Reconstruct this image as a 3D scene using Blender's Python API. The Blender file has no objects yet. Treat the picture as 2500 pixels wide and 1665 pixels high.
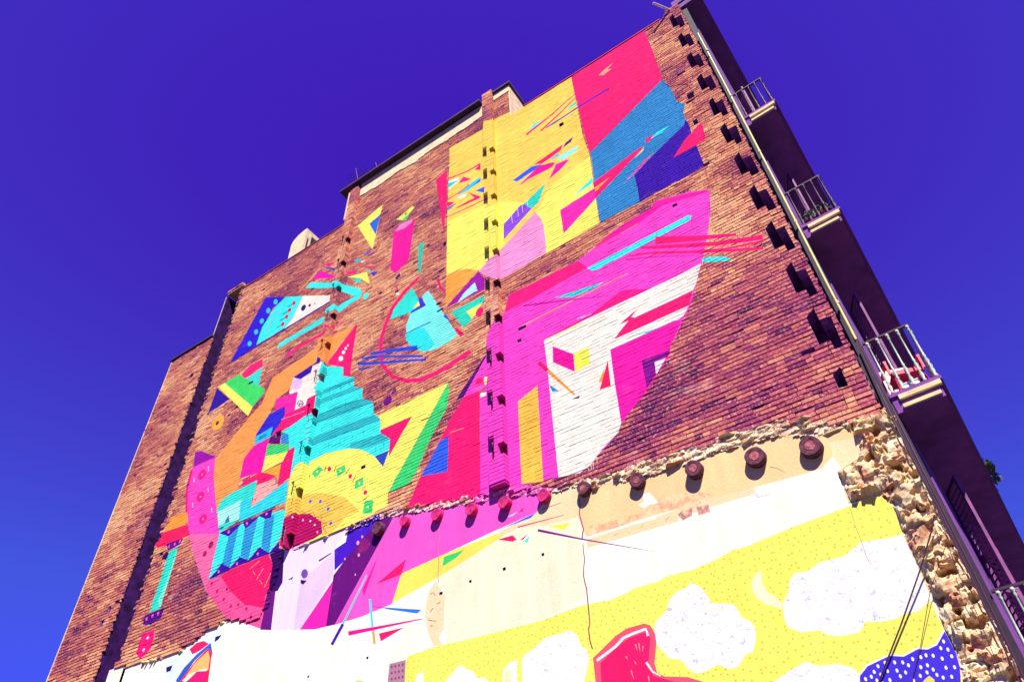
import bpy, bmesh, math, random
from mathutils import Vector, Matrix, noise
from mathutils.geometry import tessellate_polygon
random.seed(7)
R = math.radians
sc = bpy.context.scene
col = sc.collection

# ------------------------------------------------------------------ camera
cam = bpy.data.cameras.new('camera'); cam.sensor_width = 36.0; cam.lens = 25.02
cam.clip_start = 0.05; cam.clip_end = 2000
camo = bpy.data.objects.new('camera', cam); col.objects.link(camo); sc.camera = camo
CAM = Vector((0.0, -9.0, 1.6))
rx = Vector((0.8305294, 0.55566698, -0.03814613)); dn = Vector((-0.40715013, 0.55895924, -0.72235264)); fw = Vector((-0.38006538, 0.61546631, 0.69047196))
camo.matrix_world = Matrix(((rx.x, -dn.x, -fw.x, CAM.x), (rx.y, -dn.y, -fw.y, CAM.y), (rx.z, -dn.z, -fw.z, CAM.z), (0, 0, 0, 1)))

# ------------------------------------------------------------------ sky, sun, exposure
SUN_EL, SUN_AZ = 53.0, 36.0            # height; degrees to the right of the painted wall's normal
world = bpy.data.worlds.new('World'); sc.world = world; world.use_nodes = True
nt = world.node_tree; nt.nodes.clear()
wo = nt.nodes.new('ShaderNodeOutputWorld'); bg = nt.nodes.new('ShaderNodeBackground'); bg.inputs[1].default_value = 0.095
sky = nt.nodes.new('ShaderNodeTexSky'); sky.sky_type = 'NISHITA'; sky.sun_disc = False
sky.sun_elevation = R(SUN_EL); sky.sun_rotation = R(180 - SUN_AZ); sky.air_density = 1.0; sky.dust_density = 0.3; sky.ozone_density = 4.0
# the deep violet-blue of the photograph: one even grading of the whole sky, channel by channel
def wm(op, x, v=0.0, w=0.0):
    n = nt.nodes.new('ShaderNodeMath'); n.operation = op; nt.links.new(x, n.inputs[0]); n.inputs[1].default_value = v; n.inputs[2].default_value = w; return n.outputs[0]
sp_ = nt.nodes.new('ShaderNodeSeparateColor'); cb_ = nt.nodes.new('ShaderNodeCombineColor'); nt.links.new(sky.outputs[0], sp_.inputs[0])
nt.links.new(wm('MINIMUM', wm('MULTIPLY_ADD', sp_.outputs[0], 0.05, 0.215), 0.36), cb_.inputs[0])
nt.links.new(wm('MINIMUM', wm('MAXIMUM', wm('MULTIPLY_ADD', sp_.outputs[1], 0.43, -0.43), 0.05), 0.46), cb_.inputs[1])
nt.links.new(wm('MINIMUM', wm('MULTIPLY', wm('POWER', sp_.outputs[2], 0.92), 1.06), 4.4), cb_.inputs[2])
nt.links.new(cb_.outputs[0], bg.inputs[0]); nt.links.new(bg.outputs[0], wo.inputs[0])
sd = bpy.data.lights.new('sun', 'SUN'); sd.energy = 5.0; sd.angle = R(0.53); sd.color = (1.0, 0.95, 0.86)
so = bpy.data.objects.new('sun', sd); col.objects.link(so)
sdir = Vector((math.sin(R(SUN_AZ)) * math.cos(R(SUN_EL)), -math.cos(R(SUN_AZ)) * math.cos(R(SUN_EL)), math.sin(R(SUN_EL))))
so.rotation_euler = sdir.to_track_quat('Z', 'Y').to_euler(); so.location = sdir * 60
vs = sc.view_settings; vs.view_transform = 'Standard'; vs.look = 'None'; vs.gamma = 1.0; vs.use_curve_mapping = False; vs.exposure = 1.13
sc.render.engine = 'CYCLES'

# ------------------------------------------------------------------ helpers
def lin(h):
    o = []
    for i in (0, 2, 4):
        c = int(h[i:i+2], 16) / 255.0
        o.append(c / 12.92 if c <= 0.04045 else ((c + 0.055) / 1.055) ** 2.4)
    return tuple(o)
PK = 0.70
def paint(h):
    return tuple(min(0.82, c * PK) for c in lin(h))
def material(name, rgb, rough=0.8, metal=0.0, var=0.12, scale=6.0, bump=0.0, bscale=30.0, spec=0.3):
    m = bpy.data.materials.new(name); m.use_nodes = True; t = m.node_tree; b = t.nodes['Principled BSDF']
    b.inputs['Roughness'].default_value = rough; b.inputs['Metallic'].default_value = metal
    b.inputs['Specular IOR Level'].default_value = spec
    tc = t.nodes.new('ShaderNodeTexCoord'); n = t.nodes.new('ShaderNodeTexNoise'); n.inputs['Scale'].default_value = scale; n.inputs['Detail'].default_value = 6.0
    t.links.new(tc.outputs['Object'], n.inputs['Vector'])
    r = t.nodes.new('ShaderNodeValToRGB')
    r.color_ramp.elements[0].position = 0.3; r.color_ramp.elements[1].position = 0.7
    r.color_ramp.elements[0].color = (*[max(0.0, c * (1 - var * 2)) for c in rgb], 1); r.color_ramp.elements[1].color = (*[min(0.9, c * (1 + var)) for c in rgb], 1)
    t.links.new(n.outputs['Fac'], r.inputs[0]); t.links.new(r.outputs[0], b.inputs['Base Color'])
    if bump:
        n2 = t.nodes.new('ShaderNodeTexNoise'); n2.inputs['Scale'].default_value = bscale; n2.inputs['Detail'].default_value = 5.0
        t.links.new(tc.outputs['Object'], n2.inputs['Vector'])
        bp = t.nodes.new('ShaderNodeBump'); bp.inputs['Strength'].default_value = bump; bp.inputs['Distance'].default_value = 0.02
        t.links.new(n2.outputs['Fac'], bp.inputs['Height']); t.links.new(bp.outputs[0], b.inputs['Normal'])
    return m

def wall_material():
    """Colour of every piece comes from its own pigment attribute; nodes add grain, chips and wear."""
    m = bpy.data.materials.new('painted_masonry'); m.use_nodes = True; t = m.node_tree; N = t.nodes.new; K = t.links.new
    b = t.nodes['Principled BSDF']; b.inputs['Roughness'].default_value = 0.9; b.inputs['Specular IOR Level'].default_value = 0.04
    at = N('ShaderNodeAttribute'); at.attribute_name = 'Pigment'
    tc = N('ShaderNodeTexCoord')
    def nz(s, d=5.0, rgh=0.6):
        n = N('ShaderNodeTexNoise'); n.inputs['Scale'].default_value = s; n.inputs['Detail'].default_value = d; n.inputs['Roughness'].default_value = rgh
        K(tc.outputs['Object'], n.inputs['Vector']); return n.outputs['Fac']
    def mr(f, a, b_, c, d):
        n = N('ShaderNodeMapRange'); n.inputs[1].default_value = a; n.inputs[2].default_value = b_; n.inputs[3].default_value = c; n.inputs[4].default_value = d
        K(f, n.inputs[0]); return n.outputs[0]
    def mth(op, a, b_):
        n = N('ShaderNodeMath'); n.operation = op
        for i, v in enumerate((a, b_)):
            if isinstance(v, (int, float)): n.inputs[i].default_value = v
            else: K(v, n.inputs[i])
        return n.outputs[0]
    def mix(f, a, b_, mode='MIX'):
        n = N('ShaderNodeMix'); n.data_type = 'RGBA'; n.blend_type = mode
        if isinstance(f, (int, float)): n.inputs[0].default_value = f
        else: K(f, n.inputs[0])
        for i, v in ((6, a), (7, b_)):
            if isinstance(v, tuple): n.inputs[i].default_value = (*v, 1)
            else: K(v, n.inputs[i])
        return n.outputs[2]
    code = at.outputs['Alpha']
    bare = mth('LESS_THAN', code, 0.25)
    dotted = mth('MULTIPLY', mth('GREATER_THAN', code, 0.7), mth('LESS_THAN', code, 0.8))
    fleece = mth('MULTIPLY', mth('GREATER_THAN', code, 0.55), mth('LESS_THAN', code, 0.65))
    full = mth('GREATER_THAN', code, 0.9)
    c = at.outputs['Color']
    # grain on everything
    g = mr(nz(45.0), 0.3, 0.7, 0.90, 1.07)
    gv = N('ShaderNodeCombineColor'); K(g, gv.inputs[0]); K(g, gv.inputs[1]); K(g, gv.inputs[2])
    c = mix(1.0, c, gv.outputs[0], 'MULTIPLY')
    mp = N('ShaderNodeMapping'); mp.inputs['Scale'].default_value = (5.0, 5.0, 0.45); K(tc.outputs['Object'], mp.inputs['Vector'])
    sn = N('ShaderNodeTexNoise'); sn.inputs['Scale'].default_value = 1.0; sn.inputs['Detail'].default_value = 6.0; sn.inputs['Roughness'].default_value = 0.65; K(mp.outputs[0], sn.inputs['Vector'])
    s1 = mth('MULTIPLY', mr(sn.outputs['Fac'], 0.3, 0.7, 0.90, 1.05), mr(nz(0.9, 7.0, 0.6), 0.3, 0.7, 0.90, 1.06))
    sv = N('ShaderNodeCombineColor'); K(s1, sv.inputs[0]); K(s1, sv.inputs[1]); K(s1, sv.inputs[2])
    c = mix(1.0, c, sv.outputs[0], 'MULTIPLY')
    # bare brick: mottling within a brick, pale lime bloom, dark crust
    c = mix(mth('MULTIPLY', bare, mr(nz(15.0, 6.0, 0.7), 0.47, 0.66, 0.0, 0.7)), c, (0.24, 0.03, 0.11))
    c = mix(mth('MULTIPLY', bare, mr(nz(22.0, 6.0, 0.75), 0.52, 0.66, 0.0, 0.75)), c, (0.72, 0.42, 0.31))
    c = mix(mth('MULTIPLY', bare, mr(nz(1.1, 7.0, 0.65), 0.60, 0.74, 0.0, 0.6)), c, (0.72, 0.45, 0.33))
    # paint: thin worn specks and rubbed patches
    c = mix(mth('MULTIPLY', full, mr(nz(60.0, 3.0, 0.5), 0.70, 0.76, 0.0, 0.55)), c, (0.28, 0.05, 0.12))
    c = mix(mth('MULTIPLY', full, mr(nz(2.2, 6.0, 0.7), 0.58, 0.85, 0.0, 0.08)), c, (0.80, 0.62, 0.52))
    # plaster: damp and dirt
    pl = mth('MULTIPLY', mth('GREATER_THAN', code, 0.4), mth('LESS_THAN', code, 0.55))
    c = mix(mth('MULTIPLY', pl, mr(nz(3.0, 8.0, 0.7), 0.56, 0.78, 0.0, 0.4)), c, (0.64, 0.46, 0.24))
    c = mix(mth('MULTIPLY', pl, mr(nz(30.0, 4.0, 0.6), 0.66, 0.72, 0.0, 0.6)), c, (0.35, 0.14, 0.14))
    st = mth('MULTIPLY', mth('GREATER_THAN', code, 0.3), mth('LESS_THAN', code, 0.4))
    c = mix(mth('MULTIPLY', st, mr(nz(5.0, 8.0, 0.75), 0.42, 0.56, 0.0, 1.0)), c, (0.68, 0.48, 0.26))
    c = mix(mth('MULTIPLY', st, mr(nz(19.0, 5.0, 0.7), 0.60, 0.68, 0.0, 0.7)), c, (0.30, 0.09, 0.10))
    # painted dots of the yellow ground
    sx = N('ShaderNodeSeparateXYZ'); K(tc.outputs['Object'], sx.inputs[0]); cx = N('ShaderNodeCombineXYZ'); K(sx.outputs[0], cx.inputs[0]); K(sx.outputs[2], cx.inputs[1])
    vo = N('ShaderNodeTexVoronoi'); vo.voronoi_dimensions = '2D'; vo.inputs['Scale'].default_value = 10.0; vo.inputs['Randomness'].default_value = 0.75; K(cx.outputs[0], vo.inputs['Vector'])
    c = mix(mth('MULTIPLY', dotted, mr(vo.outputs['Distance'], 0.10, 0.16, 0.7, 0.0)), c, (0.40, 0.27, 0.04))
    # pencil-like lilac curls on the fleeces
    vf = N('ShaderNodeTexWave'); vf.wave_type = 'RINGS'; vf.inputs['Scale'].default_value = 4.2; vf.inputs['Distortion'].default_value = 22.0; vf.inputs['Detail'].default_value = 4.0
    K(tc.outputs['Object'], vf.inputs['Vector'])
    fm = mth('MULTIPLY', mr(vf.outputs['Fac'], 0.90, 1.0, 0.0, 0.7), mr(nz(11.0), 0.48, 0.56, 0.0, 1.0))
    c = mix(mth('MULTIPLY', fleece, fm), c, (0.22, 0.17, 0.50))
    K(c, b.inputs['Base Color'])
    bp = N('ShaderNodeBump'); bp.inputs['Distance'].default_value = 0.012; K(mr(bare, 0.0, 1.0, 0.25, 0.8), bp.inputs['Strength'])
    K(nz(28.0, 6.0, 0.65), bp.inputs['Height']); K(bp.outputs[0], b.inputs['Normal'])
    return m
WALL = wall_material()

def tag(o, label=None, cat=None, group=None, kind=None):
    for k, v in (('label', label), ('category', cat), ('group', group), ('kind', kind)):
        if v: o[k] = v
    return o
def empty(name, loc=(0, 0, 0)):
    o = bpy.data.objects.new(name, None); o.location = loc; col.objects.link(o); return o
def link(name, me, mat, parent=None):
    if mat and not me.materials: me.materials.append(mat)
    o = bpy.data.objects.new(name, me); col.objects.link(o); o.parent = parent
    return o
class MB:
    def __init__(s): s.v = []; s.f = []; s.c = []
    def face(s, pts, c=None):
        n = len(s.v); s.v += [tuple(p) for p in pts]; s.f.append(tuple(range(n, n + len(pts)))); s.c.append(c)
    def box(s, x0, x1, y0, y1, z0, z1, c=None, M=None):
        P = [Vector((x, y, z)) for x in (x0, x1) for y in (y0, y1) for z in (z0, z1)]
        if M: P = [M @ p for p in P]
        n = len(s.v); s.v += [tuple(p) for p in P]
        for q in ((0, 1, 3, 2), (4, 6, 7, 5), (0, 4, 5, 1), (2, 3, 7, 6), (0, 2, 6, 4), (1, 5, 7, 3)):
            s.f.append(tuple(n + i for i in q)); s.c.append(c)
    def lathe(s, axis0, axis1, prof, n=8, caps=True, c=None):
        a = Vector(axis0); d = Vector(axis1) - a; q = d.to_track_quat('Z', 'Y'); L = d.length; b = len(s.v)
        for t, r in prof:
            for k in range(n):
                an = 2 * math.pi * k / n; s.v.append(tuple(a + q @ Vector((r * math.cos(an), r * math.sin(an), t * L))))
        for i in range(len(prof) - 1):
            for k in range(n):
                k2 = (k + 1) % n; s.f.append((b + i*n + k, b + i*n + k2, b + (i+1)*n + k2, b + (i+1)*n + k)); s.c.append(c)
        if caps:
            s.f.append(tuple(b + k for k in range(n))[::-1]); s.c.append(c)
            s.f.append(tuple(b + (len(prof)-1)*n + k for k in range(n))); s.c.append(c)
    def tube(s, pts, r, n=6, c=None):
        for i in range(len(pts) - 1): s.lathe(pts[i], pts[i+1], ((0, r), (1, r)), n, True, c)
    def mesh(s, name, smooth=False):
        me = bpy.data.meshes.new(name); me.from_pydata(s.v, [], s.f); me.update()
        if any(c is not None for c in s.c):
            a = me.color_attributes.new('Pigment', 'FLOAT_COLOR', 'CORNER'); buf = []
            for f, c in zip(s.f, s.c): buf += list(c or (0.3, 0.1, 0.1, 0.0)) * len(f)
            a.data.foreach_set('color', buf)
        if smooth: me.polygons.foreach_set('use_smooth', [True] * len(me.polygons))
        return me
    def build(s, name, mat, parent=None, smooth=False): return link(name, s.mesh(name, smooth), mat, parent)

# ------------------------------------------------------------------ the painting, in metres on the wall (u along, v up)
PLASTER_COATS = """fff4cc|0.5|-7291,7116 -5750,7510 -6167,7380 -5298,7499 -4553,7394 -4510,6710 -4521,6140 -4571,5992 -5172,5895 -6107,5874 -7107,5947 -7124,6586
ffd698|0.5|-4988,7989 -4425,7939 -3859,7963 -3046,7934 -1780,7867 -1126,7837 -644,7458 -160,7236 -245,6946 -648,7064 -676,6851 -869,6736 -1099,6746 -1752,6793 -3249,6892 -3226,6890 -4435,6943 -4553,7394 -4963,7508
f2e2ac|0.5|-4992,7940 -4434,7860 -4459,7516 -4564,7305 -5141,7366 -5639,7489 -6165,7475 -6022,7442 -6164,7538 -5322,7635
f0b083|0.35|-4422,6924 -4354,7096 -3779,7015 -3487,7014 -2899,7121 -2886,6911 -3221,6917 -3797,6905
f2b488|0.35|-3249,6892 -3204,7123 -2886,7096 -2655,7082 -2467,6965 -2300,6891 -2838,6876
fffdf6|0.5|-3506,7154 -3403,7161 -3393,7292 -3293,7284 -3239,7189 -3178,7063 -3330,7089 -3407,7059
eed8a4|0.35|-4427,6885 -3803,6864 -2921,6827 -2939,6679 -3684,6710 -4430,6742
f0dcae|0.35|-3257,6855 -2568,6877 -1777,6791 -1790,6700 -2471,6730 -3282,6723
c07c80|0.35|-2926,6781 -2849,6824 -2685,6835 -2730,6697 -2883,6668
c88c88|0.35|-2640,6798 -2458,6781 -2462,6658 -2632,6663
fae2b8|0.35|-7537,6788 -7472,6967 -7346,7070 -7285,6960 -7147,6740 -7146,6209 -7253,6092 -7141,5928 -7354,5993 -7473,6216 -7564,6526
c86848|0.5|-7408,6623 -7456,6561 -7443,6552 -7388,6609
c86848|0.5|-7480,6425 -7314,6371 -7313,6382 -7479,6442
c86848|0.5|-7439,6328 -7365,6305 -7364,6316 -7437,6345
c86848|0.5|-7303,6656 -7232,6669 -7239,6681 -7314,6675
c86848|0.5|-7461,6865 -7395,6877 -7390,6890 -7472,6884
c86848|0.5|-7395,6877 -7359,6811 -7346,6813 -7390,6890
e0f6ee|0.5|-14481,7103 -14603,7305 -14409,7439 -13377,7621 -12926,7705 -12907,7435 -13553,7380 -13978,7095 -14098,6869
f8e4b0|0.5|-648,7064 -274,6987 -272,6738 -324,6585 -426,6667 -635,6644 -676,6851"""
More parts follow.
